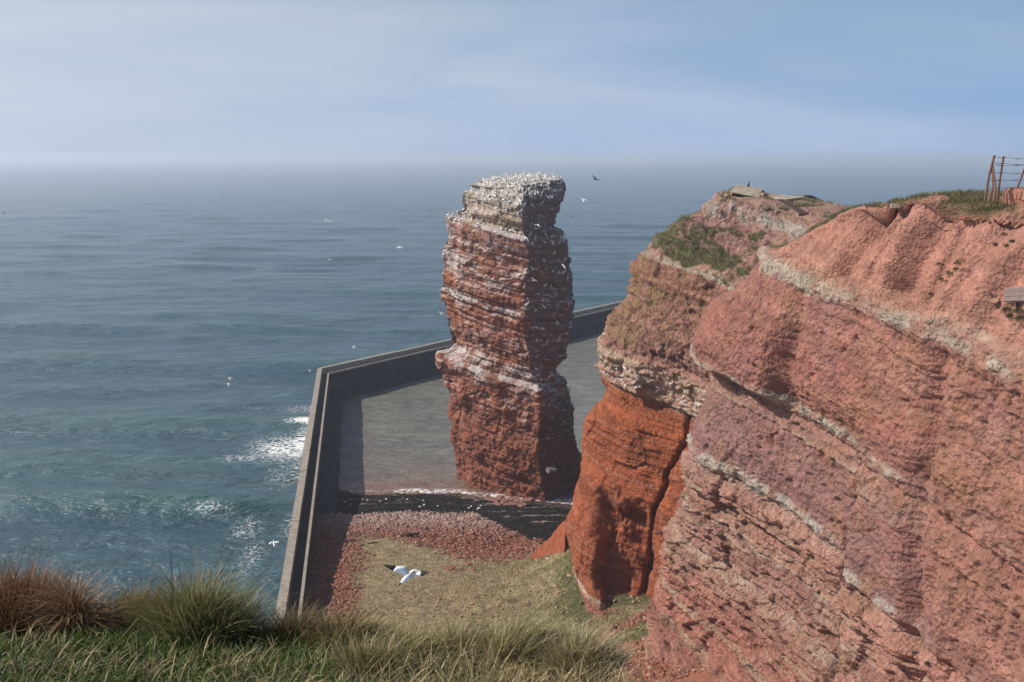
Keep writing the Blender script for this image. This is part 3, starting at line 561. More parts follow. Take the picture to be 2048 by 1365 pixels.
# ================================================================ SEA STACK
def build_stack():
    Lp = [(372, 934), (378, 922), (390, 917), (404, 918), (413, 921), (420, 908), (428, 903), (445, 899), (470, 893), (488, 885), (510, 887), (540, 884), (560, 881), (590, 878), (605, 881), (630, 888), (660, 890), (680, 895), (691, 897), (698, 886), (710, 881), (724, 882), (745, 893), (760, 898), (780, 900),
          (815, 904), (840, 903), (870, 908), (900, 907), (915, 909), (940, 914), (960, 915), (990, 917), (1030, 915)]
    Rp = [(352, 1112), (360, 1122), (370, 1131), (385, 1136), (400, 1134), (415, 1128), (430, 1122), (445, 1113), (452, 1110), (458, 1124), (470, 1129), (500, 1136), (520, 1140), (560, 1141), (590, 1145), (610, 1148), (640, 1146), (665, 1143), (690, 1139), (715, 1133), (729, 1116), (742, 1117), (755, 1120), (775, 1128),
          (800, 1138), (820, 1143), (850, 1143), (880, 1145), (895, 1151), (910, 1158), (930, 1163), (960, 1158), (1000, 1160), (1030, 1162)]
    Fp = [(360, 1046), (445, 1046), (478, 1050), (500, 1058), (520, 1060), (560, 1051), (600, 1050), (640, 1049), (680, 1051), (710, 1058), (740, 1062), (775, 1078), (800, 1086), (850, 1083), (900, 1078), (940, 1082), (990, 1092), (1040, 1095)]
    YL, YR, YF = 150.5, 148.0, 139.6
    def conv(lst, yd):
        q = np.array([at_y(px, py, yd) for py, px in lst]); o = np.argsort(q[:, 2]); return q[o, 2], q[o, 0]
    zl, xl = conv(Lp, YL); zr, xr = conv(Rp, YR); zf, xf = conv(Fp, YF)
    ztop = 46.2
    zs = np.concatenate([np.arange(-1.5, ztop, 0.132), [ztop]]); nv = len(zs)
    XL = np.interp(zs, zl, xl); XR = np.interp(zs, zr, xr); XF = np.interp(zs, zf, xf)
    capk = sstep(38.4, 39.4, zs)                    # the cap stands back a little on the sunny side
    ang = []
    # corner points of the plan, clockwise from the seaward left
    one = np.ones(nv)
    pts = [np.stack([XL + 3.5, 155.0 * one], -1), np.stack([XL, YL * one], -1), np.stack([XL + 2.0, 148.6 * one], -1), np.stack([XL + 2.5, 146.4 * one], -1),
           np.stack([XL * 0.45 + XF * 0.55, 142.7 * one], -1), np.stack([XF, YF * one], -1), np.stack([XF + (XR - XF) * 0.45, 143.0 * one], -1), np.stack([XF + (XR - XF) * 0.9, 145.0 * one], -1), np.stack([XR, YR * one], -1), np.stack([XR - 2.5, 154.5 * one], -1), np.stack([(XL + XR) / 2, 157.0 * one], -1)]
    counts = [40, 26, 18, 66, 70, 40, 40, 30, 40, 24, 24]
    loop = []
    k = len(pts)
    for i in range(k):
        p, q = pts[i], pts[(i + 1) % k]; n = counts[i]; t = (np.arange(n) / n)[None, :, None]
        loop.append(p[:, None] * (1 - t) + q[:, None] * t)
    XY = np.concatenate(loop, 1); nu = XY.shape[1]
    for _ in range(7): XY = 0.25 * np.roll(XY, 1, 1) + 0.5 * XY + 0.25 * np.roll(XY, -1, 1)     # blunt the corners
    Z = zs[:, None] * np.ones(nu)[None]
    # crown: close over the top
    cx, cy = XY[-1].mean(0); crown = []
    for t in np.linspace(0, 1, 46)[1:]:
        r = 1 - t; crown.append(np.concatenate([np.array([cx, cy]) + (XY[-1] - [cx, cy]) * r, (ztop + 0.45 * (1 - r ** 3))[None].repeat(nu)[:, None]], 1))
    P = np.concatenate([np.concatenate([XY, Z[..., None]], 2), np.array(crown)], 0)
    tt_ = np.clip((P[..., 2] - 42.3) / 3.9, 0, 1); P[..., 1] = np.where(P[..., 1] < cy, cy + (P[..., 1] - cy) * (1 - 0.5 * tt_ ** 2), P[..., 1])
    x, y, z = P[..., 0].copy(), P[..., 1].copy(), P[..., 2]
    P[..., 2] = z + 0.085 * (x - 1.0) * sstep(40.5, 46, z) + 0.10 * (y - 147) * sstep(41, 46, z)
    z = P[..., 2]
    s0 = strata(x, y, z); s = s0 + 0.25 * fbm(x / 6, y / 6, z / 6, 2)
    nrm = grid_normals(P, True)
    cen = np.array([1.0, 148.0]); outw = ((P[..., :2] - cen) * nrm[..., :2]).sum(-1)
    if outw[100].mean() < 0: nrm = -nrm
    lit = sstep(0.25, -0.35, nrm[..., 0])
    topm = sstep(0.7, 0.95, nrm[..., 2])
    va, ja, ca = BED_A(s + 7); vb, jb, cb = BED_B(s + 7); vc, jc, cc = BED_C(s + 4)
    idb, crb, ids, crs = block_terms(P, s, 3.4, 1.25)
    low = sstep(11.2, 10.6, s); cap = sstep(32.4, 32.9, s)
    d = 0.24 * (va - .5) + 0.20 * (vb - .5) * (1 - 0.6 * low) + 0.35 * (vc - .5) + (0.45 * (idb - .5) - 0.34 * crb) + (0.26 * (ids - .5) - 0.11 * crs) * (1 - 0.75 * low) + 0.45 * fbm(x / 3, y / 3, z / 3, 3) + 0.17 * fbm(x / .7, y / .7, z / .6, 3) - 0.12 * np.exp(-(ja / .07) ** 2)
    d = d + low * (0.55 * fbm(x / 1.8, y / 1.8, z / 1.6, 4) + 0.10 * fbm(x / .35, y / .35, z / .35, 2))
    prof = np.interp(s, [-5, 2, 9.6, 10.6, 11.15, 11.6, 20.6, 21.0, 21.25, 21.5, 22.4, 31.6, 32.3, 32.55, 33.2, 34.5, 60], [0.2, 0.5, 0.7, 0.75, 0.5, -0.45, -0.1, 0.2, 0.0, -0.65, -0.25, 0.35, 0.55, -0.75, -0.95, -0.3, 0.1])
    d = d + prof * (0.35 + 0.65 * lit)
    d = d * (1 - 0.65 * topm)
    P2 = P + nrm * d[..., None]
    n2 = grid_normals(P2, True); ow2 = ((P2[..., :2] - cen) * n2[..., :2]).sum(-1)
    if ow2[100].mean() < 0: n2 = -n2
    up = n2[..., 2]
    c = ramp(s, [(-10, (.20, .065, .042)), (3, (.235, .075, .045)), (10.5, (.26, .085, .052)), (11.5, (.25, .088, .055)), (20.8, (.255, .082, .048)), (21.2, (.27, .10, .065)), (21.6, (.27, .085, .047)), (27, (.26, .085, .05)), (32, (.27, .105, .07)), (32.6, (.30, .19, .125)), (35, (.31, .20, .14)), (37, (.31, .24, .20)), (50, (.36, .31, .28))])
    c = c * np.array([1.08, 1.24, 1.22]) * (0.78 + 0.44 * ca[..., None]) * (0.88 + 0.24 * ids[..., None])
    fn = fbm(x / 3.5, y / 3.5, z / 2.0, 4); ff = fbm(x / .8, y / .8, z / .35, 3)
    # thin pale streaks along the beds of the sunny face, thick guano on ledges and cap
    zone = np.interp(s, [0, 4, 6, 9, 10.4, 11.4, 14, 15.5, 18, 20, 21.2, 21.4, 22, 23, 26, 28.5, 30.5, 32.4, 32.7, 36, 39, 60], [0, .05, .35, .2, .9, .8, .5, .35, .25, .3, .95, .6, .15, .35, .65, .5, .75, .9, .25, .35, .75, 1.0])
    streak = sstep(0.5, 0.75, cb) * (zone * 0.85) * sstep(-0.25, 0.25, fn + 0.3 * ff)
    ledge = sstep(0.18, 0.55, up) * np.clip(zone * 1.5, 0, 1) * sstep(-.35, .1, fn + 0.4 * ff)
    gcap = cap * sstep(-0.15, 0.35, fn * 0.9 + 0.45 * ff + 0.09 * (s - 37.0))
    leftw = sstep(-6.5, -8.5, x) * sstep(.0, .3, fn + .5 * ff) * sstep(14, 24, s) * 0.7
    g = np.clip(np.maximum(np.maximum(streak, ledge), np.maximum(gcap * 0.85, leftw)), 0, 0.92)
    c = lerp(c, np.zeros(3) + np.array([0.56, 0.50, 0.47]), g)
    # the landward side: grey with droppings, its shade also deepened in the colour
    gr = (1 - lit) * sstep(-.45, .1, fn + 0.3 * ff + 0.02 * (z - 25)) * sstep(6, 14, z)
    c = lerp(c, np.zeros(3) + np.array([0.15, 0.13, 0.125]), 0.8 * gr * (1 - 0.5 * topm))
    c = c * (1 - 0.35 * (1 - lit) * sstep(20, 12, z))[..., None]  # shade painted into the colour of the lower landward side
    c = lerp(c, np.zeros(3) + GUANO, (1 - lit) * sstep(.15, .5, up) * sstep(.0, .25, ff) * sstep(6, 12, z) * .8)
    top2 = sstep(0.6, 0.85, up) * sstep(44, 45, z)
    c = lerp(c, np.zeros(3) + lerp(np.array([0.60, 0.57, 0.53]), np.array([.36, .29, .22]), sstep(0.0, .3, ff)), top2)
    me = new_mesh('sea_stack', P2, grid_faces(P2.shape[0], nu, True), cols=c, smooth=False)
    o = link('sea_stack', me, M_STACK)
    tag(o, 'tall red sandstone sea stack with white guano ledges standing in the walled cove', 'rock stack')
    return o, P2, n2, cap, lit, s

# ================================================================ small builders
def box_vf(x0, x1, y0, y1, z0, z1):
    V = np.array([(x0, y0, z0), (x1, y0, z0), (x1, y1, z0), (x0, y1, z0), (x0, y0, z1), (x1, y0, z1), (x1, y1, z1), (x0, y1, z1)], float)
    F = np.array([(0, 3, 2, 1), (4, 5, 6, 7), (0, 1, 5, 4), (1, 2, 6, 5), (2, 3, 7, 6), (3, 0, 4, 7)]); return V, F
def bev_box(name, pts8, bevel, mat, parent=None, jit=0.0, cuts=0):
    bm = bmesh.new(); vs = [bm.verts.new(p) for p in pts8]
    for f in ((0, 3, 2, 1), (4, 5, 6, 7), (0, 1, 5, 4), (1, 2, 6, 5), (2, 3, 7, 6), (3, 0, 4, 7)): bm.faces.new([vs[i] for i in f])
    if cuts: bmesh.ops.subdivide_edges(bm, edges=bm.edges[:], cuts=cuts, use_grid_fill=True)
    if bevel: bmesh.ops.bevel(bm, geom=[e for e in bm.edges if e.calc_face_angle(0) > 0.6], offset=bevel, segments=1, affect='EDGES')
    if jit:
        for v in bm.verts: v.co += Vector((random.uniform(-jit, jit), random.uniform(-jit, jit), random.uniform(-jit, jit)))
    bmesh.ops.recalc_face_normals(bm, faces=bm.faces[:])
    me = bpy.data.meshes.new(name); bm.to_mesh(me); bm.free(); return link(name, me, mat, parent)
def tube(name, pts, rad, mat, parent=None, n=6):
    pts = [Vector(p) for p in pts]; V = []; F = []
    for i, p in enumerate(pts):
        d = (pts[min(i + 1, len(pts) - 1)] - pts[max(i - 1, 0)]).normalized(); a = d.orthogonal().normalized(); b = d.cross(a)
        r = rad[i] if isinstance(rad, (list, tuple)) else rad
        for k in range(n):
            t = 2 * math.pi * k / n; V.append(p + (a * math.cos(t) + b * math.sin(t)) * r)
    for i in range(len(pts) - 1):
        for k in range(n): F.append((i * n + k, i * n + (k + 1) % n, (i + 1) * n + (k + 1) % n, (i + 1) * n + k))
    me = bpy.data.meshes.new(name); me.from_pydata([tuple(v) for v in V], [], F + [tuple(range(n))[::-1], tuple(range((len(pts) - 1) * n, len(pts) * n))]); me.update()
    return link(name, me, mat, parent)
def blades(B, D, length, width, colb, colt, bend=0.5, segs=3):
    """ribbons: base B (n,3), start direction D (n,3), droop by bend"""
    n = len(B); D = D / np.linalg.norm(D, axis=1, keepdims=True)
    ang = rng.uniform(0, 2 * np.pi, n); side = np.stack([np.cos(ang), np.sin(ang), 0 * ang], 1)
    hor = D.copy(); hor[:, 2] = 0; hl = np.linalg.norm(hor, axis=1, keepdims=True) + 1e-6; hor = hor / hl
    rows = []; cols = []
    bend = np.broadcast_to(bend, (n,)); P = B.copy(); d = D.copy()
    for i in range(segs + 1):
        t = i / segs; w = (width * (1 - t ** 1.5) * 0.5 + 0.0002)[:, None]
        rows.append(np.stack([P - side * w, P + side * w], 1)); cols.append(np.repeat((colb + (colt - colb) * t)[:, None], 2, 1))
        d = d + (hor * 0.7 + np.array([0, 0, -1.0])) * (bend * (0.25 + t))[:, None] * (1.0 / segs) * 1.4
        d = d / np.linalg.norm(d, axis=1, keepdims=True); P = P + d * (length / segs)[:, None]
    V = np.stack(rows, 1).reshape(-1, 3); Cc = np.stack(cols, 1).reshape(-1, 3)
    per = 2 * (segs + 1); base = np.arange(n)[:, None, None] * per; q = np.array([[2 * i, 2 * i + 1, 2 * i + 3, 2 * i + 2] for i in range(segs)])[None]
    return V, (base + q).reshape(-1, 4), Cc
def stone_shape(seed, flat=0.45):
    r = random.Random(seed); bm = bmesh.new()
    k = r.choice((5, 6, 7)); ang = sorted(2 * math.pi * (i + r.uniform(-.32, .32)) / k for i in range(k))
    rad = [r.uniform(0.55, 1.0) for _ in range(k)]
    lo = [bm.verts.new((math.cos(a) * q * r.uniform(.85, 1.0), math.sin(a) * q * .8, -flat * .5)) for a, q in zip(ang, rad)]
    hi = [bm.verts.new((math.cos(a) * q * r.uniform(.78, .98), math.sin(a) * q * .76, flat * r.uniform(.30, .6))) for a, q in zip(ang, rad)]
    bm.faces.new(lo[::-1]); bm.faces.new(hi)
    for i in range(k): bm.faces.new((lo[i], lo[(i + 1) % k], hi[(i + 1) % k], hi[i]))
    bmesh.ops.bevel(bm, geom=bm.edges[:], offset=0.05, segments=1, affect='EDGES')
    bmesh.ops.triangulate(bm, faces=bm.faces[:])
    bmesh.ops.recalc_face_normals(bm, faces=bm.faces[:])
    me = bpy.data.meshes.new('rock'); bm.to_mesh(me); bm.free(); return me

# ================================================================ build the large structure
sea = build_sea()
beach = build_beach()
headland, HP, HN, HG = build_headland()
near_cliff, NP_, NN_, NG, NS = build_near_cliff()
stack, SP, SN, SCAP, SLIT, SS = build_stack()

# ---------------------------------------------------------------- sea wall
def build_wall():
    root = empty('sea_wall', (W_CORNER[0], W_CORNER[1], 0)); tag(root, 'long dark concrete sea wall with pale parapet bending round the cove', 'wall')
    o3 = np.array([W_CORNER[0], W_CORNER[1], 0])
    def corner(u, n_in, z, sec):
        d, n = (dL, nL) if sec == 0 else (dF, nF)
        p = W_CORNER + d * u + n * n_in; return (p[0] - o3[0], p[1] - o3[1], z)
    # mitre at the corner: offset along each section at which inner lines meet
    cosang = float(np.dot(dL, dF)); half = math.acos(cosang) / 2; mit = 1.0 / math.tan(half)
    def piece(name, sec, u0, u1, a0, a1, z0, z1, mat, bevel=0.04, jit=0.0):
        m0 = (a0 * mit if u0 <= 0 else 0, a1 * mit if u0 <= 0 else 0)
        q = [corner(u0 + m0[0], a0, z0, sec), corner(u1, a0, z0, sec), corner(u1, a1, z0, sec), corner(u0 + m0[1], a1, z0, sec),
             corner(u0 + m0[0], a0, z1, sec), corner(u1, a0, z1, sec), corner(u1, a1, z1, sec), corner(u0 + m0[1], a1, z1, sec)]
        return bev_box(name, q, bevel, mat, root, jit)
    for sec, total, seg in ((0, LL, 9.8), (1, LF, 11.5)):
        n = int(round(total / seg)); us = np.linspace(0, total, n + 1)
        for i in range(n):
            u0, u1 = us[i] + (0.02 if i else 0), us[i + 1] - 0.02
            h = random.uniform(-0.05, 0.05)
            piece('parapet', sec, u0, u1, random.uniform(-0.03, 0.03), 0.95, -3, 6.5 + h, M_CONC_TOP, 0.06)
            piece('wall_panel', sec, u0, u1, 0.96, 2.42 + random.uniform(-.03, .03), -3, 5.25 + random.uniform(-.02, .02), M_CONC_DARK, 0.03)
            piece('kerb', sec, u0, u1 - random.choice((0, 0, .12)), 2.05, 2.38, 5.28, 5.62 + random.uniform(-.04, .04), M_CONC_TOP, 0.05)
            m = 2 if sec == 0 else 3
            for k in range(m):
                a, b = u0 + (u1 - u0) * k / m, u0 + (u1 - u0) * (k + 1) / m - 0.05
                if sec == 0 and a > 90: continue
                piece('footing_block', sec, a if (i or k) else 0, b, 2.46, 4.95 + random.uniform(-.18, .14), -3, 1.25 + random.uniform(-.12, .1), M_CONC_WET, 0.12, 0.03)
    # lower run of the wall beyond the far end
    piece('wall_panel', 1, LF + 0.3, LF + 26, 0.3, 2.2, -3, 4.6, M_CONC_DARK, 0.05)
    return root
build_wall()

# ---------------------------------------------------------------- haze
def build_haze():
    V, F = box_vf(-68000, 68000, -400, 76000, -6, 56)
    me = new_mesh('haze', V, F); m = bpy.data.materials.new('haze_air'); m.use_nodes = True; t = m.node_tree; t.nodes.clear()
    o = N(t, 'ShaderNodeOutputMaterial'); v = N(t, 'ShaderNodeVolumePrincipled')
    v.inputs['Color'].default_value = (0.80, 0.88, 1.0, 1); v.inputs['Density'].default_value = 3.2e-4; v.inputs['Anisotropy'].default_value = 0.30
    t.links.new(v.outputs[0], o.inputs['Volume'])
    return stuff(link('haze', me, m))
build_haze()
# ================================================================ loose things on the beach
def surf_z(P, N_, x, y, up=0.3, r=1.2):
    """height of a modelled surface under (x, y), taken from its upward-facing vertices"""
    Q = P.reshape(-1, 3); n = N_.reshape(-1, 3)[:, 2]
    d = (Q[:, 0] - x) ** 2 + (Q[:, 1] - y) ** 2
    m = (n > up) & (d < r * r)
    if not m.any(): m = d <= np.partition(d, 12)[12]
    w = 1 / (d[m] + 0.02); return float((Q[m, 2] * w).sum() / w.sum())
CUBE_V, CUBE_F = box_vf(-1, 1, -1, 1, -1, 1)
def lumps(name, X, Y, Z, size, flat, cols, mat, tilt=0.35):
    n = len(X); V = np.repeat(CUBE_V[None], n, 0) * rng.uniform(0.55, 1.0, (n, 8, 3))
    V[..., 0] *= (size * rng.uniform(0.8, 1.4, n))[:, None]; V[..., 1] *= (size * rng.uniform(0.6, 1.0, n))[:, None]; V[..., 2] *= (size * flat)[:, None]
    a = rng.uniform(0, 6.28, n)[:, None]; tx = rng.normal(0, tilt, n)[:, None]; ty = rng.normal(0, tilt, n)[:, None]
    x, y, z = V[..., 0], V[..., 1], V[..., 2]
    z = z + tx * x + ty * y; x, y = x * np.cos(a) - y * np.sin(a), x * np.sin(a) + y * np.cos(a)
    V = np.stack([x + X[:, None], y + Y[:, None], z + Z[:, None]], -1)
    F = (np.arange(n)[:, None, None] * 8 + CUBE_F[None]).reshape(-1, 4)
    return link(name, new_mesh(name, V, F, cols=np.repeat(cols[:, None], 8, 1)), mat)
def scatter(n, x0, x1, y0, y1, prob):
    out = [np.zeros(0)] * 2
    X = rng.uniform(x0, x1, n * 6); Y = rng.uniform(y0, y1, n * 6)
    p = prob(X, Y); k = rng.random(len(X)) < p; X, Y = X[k][:n], Y[k][:n]; return X, Y

def stone_prob(x, y):
    m = beach_masks(x, y); a, b = wall_dist(x, y); return m[2] * (a > 2.6)
STONE_COLS = np.array([[.25, .095, .06], [.30, .14, .10], [.22, .08, .05], [.34, .22, .17], [.28, .11, .07], [.19, .09, .07]])
X, Y = scatter(23000, -26, 22, 74, 134, stone_prob)
Z = ground_z(X, Y); n = len(X); sz = np.exp(rng.normal(math.log(0.095), 0.42, n)).clip(0.05, 0.34)
cc = STONE_COLS[rng.integers(0, 6, n)] * rng.uniform(0.75, 1.3, (n, 1))
pk = sstep(120, 130, Y); cc = lerp(cc, np.array([.44, .33, .29]) * rng.uniform(0.7, 1.2, (n, 1)), pk * 0.85)
stuff(lumps('shingle', X, Y, Z + sz * 0.15, sz, np.full(n, 0.4), cc, M_STONE), 'small red stones strewn over the beach and slope', 'shingle')
# stones thinly scattered in the grass
X, Y = scatter(1500, -20, 14, 84, 118, lambda x, y: 0.35 * beach_masks(x, y)[3] * np.clip(0.25 + 0.06 * (x + 6), 0.05, 1))
n = len(X); sz = np.exp(rng.normal(math.log(0.09), 0.4, n)).clip(0.04, 0.22); cc = np.array([.36, .23, .15]) * rng.uniform(0.7, 1.25, (n, 1))
stuff(lumps('scattered_stones', X, Y, ground_z(X, Y) + sz * 0.2, sz, np.full(n, 0.4), cc, M_STONE), 'small pale stones sprinkled through the grass', 'stones')
# bladder wrack
X, Y = scatter(9000, -27, 12, 117, 144, lambda x, y: beach_masks(x, y)[0] * (wall_dist(x, y)[0] > 5) * (1 - 0.9 * beach_masks(x, y)[1]))
n = len(X); sz = np.exp(rng.normal(math.log(0.085), 0.35, n)).clip(0.04, 0.2); cc = np.array([.016, .013, .011]) * rng.uniform(0.6, 1.8, (n, 1))
M_WEED = rock_mat('wet_seaweed', 0.4, ((12.0, 0.04, 0.8, 'noise'),), rough=0.75, spec=0.2)
stuff(lumps('seaweed', X, Y, ground_z(X, Y) + 0.02, sz, np.full(n, 0.45), cc, M_WEED, 0.5), 'dark wet seaweed heaped along the tide line', 'seaweed')

def mottled(cols, seed):
    me = stone_shape(seed, random.uniform(0.28, 0.5)); a = me.color_attributes.new('Col', 'FLOAT_COLOR', 'POINT')
    c = np.ones((len(me.vertices), 4), np.float32); c[:, :3] = np.array(cols); a.data.foreach_set('color', c.ravel()); me.materials.append(M_STONE); return me
RED_ROCKS = [mottled(STONE_COLS[i % 6], 20 + i) for i in range(9)]; PALE_ROCKS = [mottled(np.array([.40, .245, .16]) * random.uniform(.8, 1.1), 60 + i) for i in range(6)]
def place_rock(me, x, y, s, label, group, sink=0.08):
    o = bpy.data.objects.new('rock', me); COL.objects.link(o); s = float(s)
    o.location = (x, y, float(ground_z(np.array(x), np.array(y))) + s * sink); o.scale = (s, s * random.uniform(.7, 1.1), s * random.uniform(.7, 1.1))
    o.rotation_euler = (random.gauss(0, .14), random.gauss(0, .14), random.uniform(0, 6.28)); return tag(o, label, 'rock', group)
X, Y = scatter(75, -25, 6, 100, 131, stone_prob)
for x, y in zip(X, Y): place_rock(random.choice(RED_ROCKS), x, y, random.uniform(0.30, 0.62), 'flat red rock slab lying among the shingle above the seaweed', 'red slabs on the shingle')
for px, py in ((1085, 1090), (1100, 1075), (1078, 1072), (1060, 1105), (1040, 1095), (965, 1092), (940, 1062), (905, 1100), (900, 1145), (915, 1118), (935, 1135)):
    p = at_z(px, py, 2.4); place_rock(random.choice(RED_ROCKS), p[0], p[1], random.uniform(0.6, 0.95), 'large red boulder among the shingle towards the headland foot', 'large red boulders on the beach')
for px, py in ((1020, 1238), (1042, 1256), (970, 1252), (957, 1236), (935, 1250), (978, 1216), (942, 1208), (928, 1221), (1095, 1228), (1000, 1205), (1050, 1260), (1110, 1170), (1098, 1112), (880, 1268), (1115, 1185), (1030, 1152), (960, 1150), (1138, 1140), (1125, 1235), (825, 1212), (1150, 1250), (1060, 1285)):
    z = 4.0
    for _ in range(6): p = at_z(px, py, z); z = float(ground_z(np.array(p[0]), np.array(p[1])))
    place_rock(random.choice(PALE_ROCKS), p[0], p[1], random.uniform(0.28, 0.55), 'pale orange rock slab lying in the grass below the headland', 'pale slabs in the grass')
for px, py in ((668, 1004), (690, 1003), (700, 1011), (735, 998), (760, 1000), (772, 996), (806, 994), (815, 998), (840, 1016), (848, 1012), (846, 999), (876, 1015), (942, 1016), (955, 1022), (962, 1012), (958, 1019), (938, 1020)):
    p = at_z(px, py, 0.7); s = random.uniform(0.16, 0.30)
    o = bpy.data.objects.new('bleached_stone', bpy.data.meshes.get('bleached_stone') or stone_shape(5, 0.6)); o.data.name = 'bleached_stone'
    if not o.data.materials: o.data.materials.append(M_PALE)
    COL.objects.link(o); o.location = (p[0], p[1], float(ground_z(np.array(p[0]), np.array(p[1]))) + s * 0.35); o.scale = (s * 1.3, s, s); o.rotation_euler = (0, 0, random.uniform(0, 6)); tag(o, 'small whitish stone lying on the black seaweed', 'stone', 'whitish stones on the seaweed')
# wet slabs at the foot of the stack
M_SLAB = plain_mat('wet_red_slab', (0.20, 0.105, 0.085), 0.6, 0.35, 2.0, (7, 0.05))
for k, (px, py, s) in enumerate(((985, 996, 1.5), (1008, 1001, 1.2), (1030, 994, 1.6), (1052, 998, 1.3), (1022, 1008, 1.3), (1045, 1011, 1.5), (995, 1008, 1.0), (1000, 990, 1.0))):
    p = at_z(px, py, 0.4); me = stone_shape(90 + k, 0.30); me.materials.append(M_SLAB)
    o = link('rock_slab', me); o.location = (p[0], p[1], float(ground_z(np.array(p[0]), np.array(p[1]))) + 0.12); o.scale = (s * 1.3, s * .9, s * .8); o.rotation_euler = (random.gauss(0, .06), random.gauss(0, .06), random.uniform(0, 6)); tag(o, 'broad wet slab at the foot of the sea stack', 'rock', 'wet slabs at the foot of the stack')
# grey-capped block leaning on the stack's foot
p = at_y(1103, 940, 138.9); me = stone_shape(140, 0.7); me.materials.append(plain_mat('grey_block', (.12, .10, .095), .9, .3, 2.0, (6, .05)))
o = link('boulder', me); o.location = p; o.scale = (1.3, 1.6, 1.1); o.rotation_euler = (.1, .15, .4); tag(o, 'grey topped boulder wedged against the foot of the sea stack', 'boulder')
# fin of red rock by the headland
A_ = at_y(1062, 1112, 110.5); B_ = at_y(1134, 1040, 106.0); gA = float(ground_z(A_[0], A_[1])); gB = float(ground_z(B_[0], B_[1]))
bm = bmesh.new(); rows = []
for i in range(13):
    t = i / 12; p = A_ * (1 - t) + B_ * t; zt = p[2] + 0.18 * math.sin(9 * t) + random.uniform(-.08, .08); zb = gA * (1 - t) + gB * t - 0.8; th_ = 0.25 + 0.9 * t
    rows.append([bm.verts.new(q) for q in ((p[0] - 0.3 * th_, p[1] - 1.3 * th_, zb), (p[0] - .08, p[1] - .12, zt), (p[0] + .15, p[1] + .2, zt - .05), (p[0] + .5 * th_, p[1] + 1.0 * th_, zb))])
for i in range(12):
    for k in range(3): bm.faces.new((rows[i][k], rows[i + 1][k], rows[i + 1][k + 1], rows[i][k + 1]))
bm.faces.new(rows[0][::-1]); bm.faces.new(rows[-1])
bmesh.ops.subdivide_edges(bm, edges=bm.edges[:], cuts=2, use_grid_fill=True)
for v in bm.verts: v.co += Vector((random.uniform(-.06, .06), random.uniform(-.06, .06), random.uniform(-.06, .06)))
bmesh.ops.recalc_face_normals(bm, faces=bm.faces[:])
me = bpy.data.meshes.new('rock_fin'); bm.to_mesh(me); bm.free()
tag(link('rock_fin', me, plain_mat('fin_sandstone', (.27, .075, .035), .95, .3, 2.0, (6, .08))), 'low sloping fin of dark red rock beside the headland foot', 'rock')
# dark log heap
p = at_z(823, 1071, 2.3); gz = float(ground_z(p[0], p[1])); root = empty('driftwood', (p[0], p[1], gz)); tag(root, 'black waterlogged driftwood heap where the shingle meets the grass', 'driftwood')
for k in range(7):
    a = random.uniform(-.5, .5); l = random.uniform(.7, 1.5); h = random.uniform(.08, .4); q = random.uniform(-.5, .5)
    tube('log', [(q - l / 2, random.uniform(-.3, .3), h), (q, random.uniform(-.1, .1), h + .12), (q + l / 2, random.uniform(-.3, .3), h - .04)], [.12, .17, .09], M_DARKWOOD, root)
tube('branch', [(.6, 0, .2), (1.2, .1, .35), (1.7, .2, .28)], [.05, .04, .02], M_CONC_PALE, root)
for px, py in ((745, 1083), (700, 1078)):
    p = at_z(px, py, 2.5); gz = float(ground_z(p[0], p[1])); o = tube('plank', [(-.7, 0, .08), (0, .05, .13), (.7, .12, .1)], [.09, .11, .08], M_DARKWOOD); o.location = (p[0], p[1], gz); o.rotation_euler = (0, 0, random.uniform(-.4, .4)); tag(o, 'short dark plank washed up on the upper shingle', 'plank', 'dark planks on the upper shingle')

# ---------------------------------------------------------------- meadow grass
X, Y = scatter(52000, -24, 14, 84, 122, lambda x, y: beach_masks(x, y)[3] * (wall_dist(x, y)[0] > 2.6))
n = len(X); mk = beach_masks(X, Y); B = np.stack([X, Y, ground_z(X, Y) - 0.02], 1)
D = np.stack([rng.normal(0.12, .45, n), rng.normal(0, .45, n), np.full(n, 1.0)], 1)
gcol = np.where((rng.random(n) < 0.15 + 0.7 * mk[4])[:, None], np.array([.085, .125, .028]), np.array([.47, .38, .23])) * rng.uniform(.55, 1.3, (n, 1))
cl_ = fbm(X / 1.1, Y / 1.1, 3.7, 3); gcol = gcol * (1 + 0.5 * cl_)[:, None]
V, F, Cc = blades(B, D, rng.uniform(.12, .34, n) * (1 + .9 * cl_).clip(.4, 2), rng.uniform(.035, .075, n), gcol * .7, gcol * 1.1, 0.4, 2)
stuff(link('meadow_grass', new_mesh('meadow_grass', V, F, cols=Cc), M_BLADE), 'dry straw and green grass covering the cove floor', 'grass')

# ---------------------------------------------------------------- plants on the cliffs
def cliff_grass(name, P, Nn, mask, count, lmin, lmax, wid, cols, label):
    Q = P.reshape(-1, 3); w = np.clip(mask.reshape(-1), 0, 1) * np.clip(Nn.reshape(-1, 3)[:, 2] + 0.2, 0.02, 1); idx = rng.choice(len(Q), count, p=w / w.sum())
    B = Q[idx] + rng.normal(0, .08, (count, 3)) * np.array([1, 1, .3]); D = Nn.reshape(-1, 3)[idx] * .5 + np.array([0, 0, .7]) + rng.normal(0, .4, (count, 3))
    c = np.array(cols)[rng.integers(0, len(cols), count)] * rng.uniform(.6, 1.3, (count, 1))
    V, F, Cc = blades(B, D, rng.uniform(lmin, lmax, count), np.full(count, wid), c * .7, c, .5, 2)
    return stuff(link(name, new_mesh(name, V, F, cols=Cc), M_BLADE), label, 'grass')
cliff_grass('headland_grass', HP, HN, sstep(.3, .8, HG), 26000, .15, .45, .05, [[.20, .21, .08], [.25, .235, .10], [.38, .32, .18], [.16, .19, .065]], 'green grass clinging to the ledges of the headland')
lip = np.maximum(NG, 0)
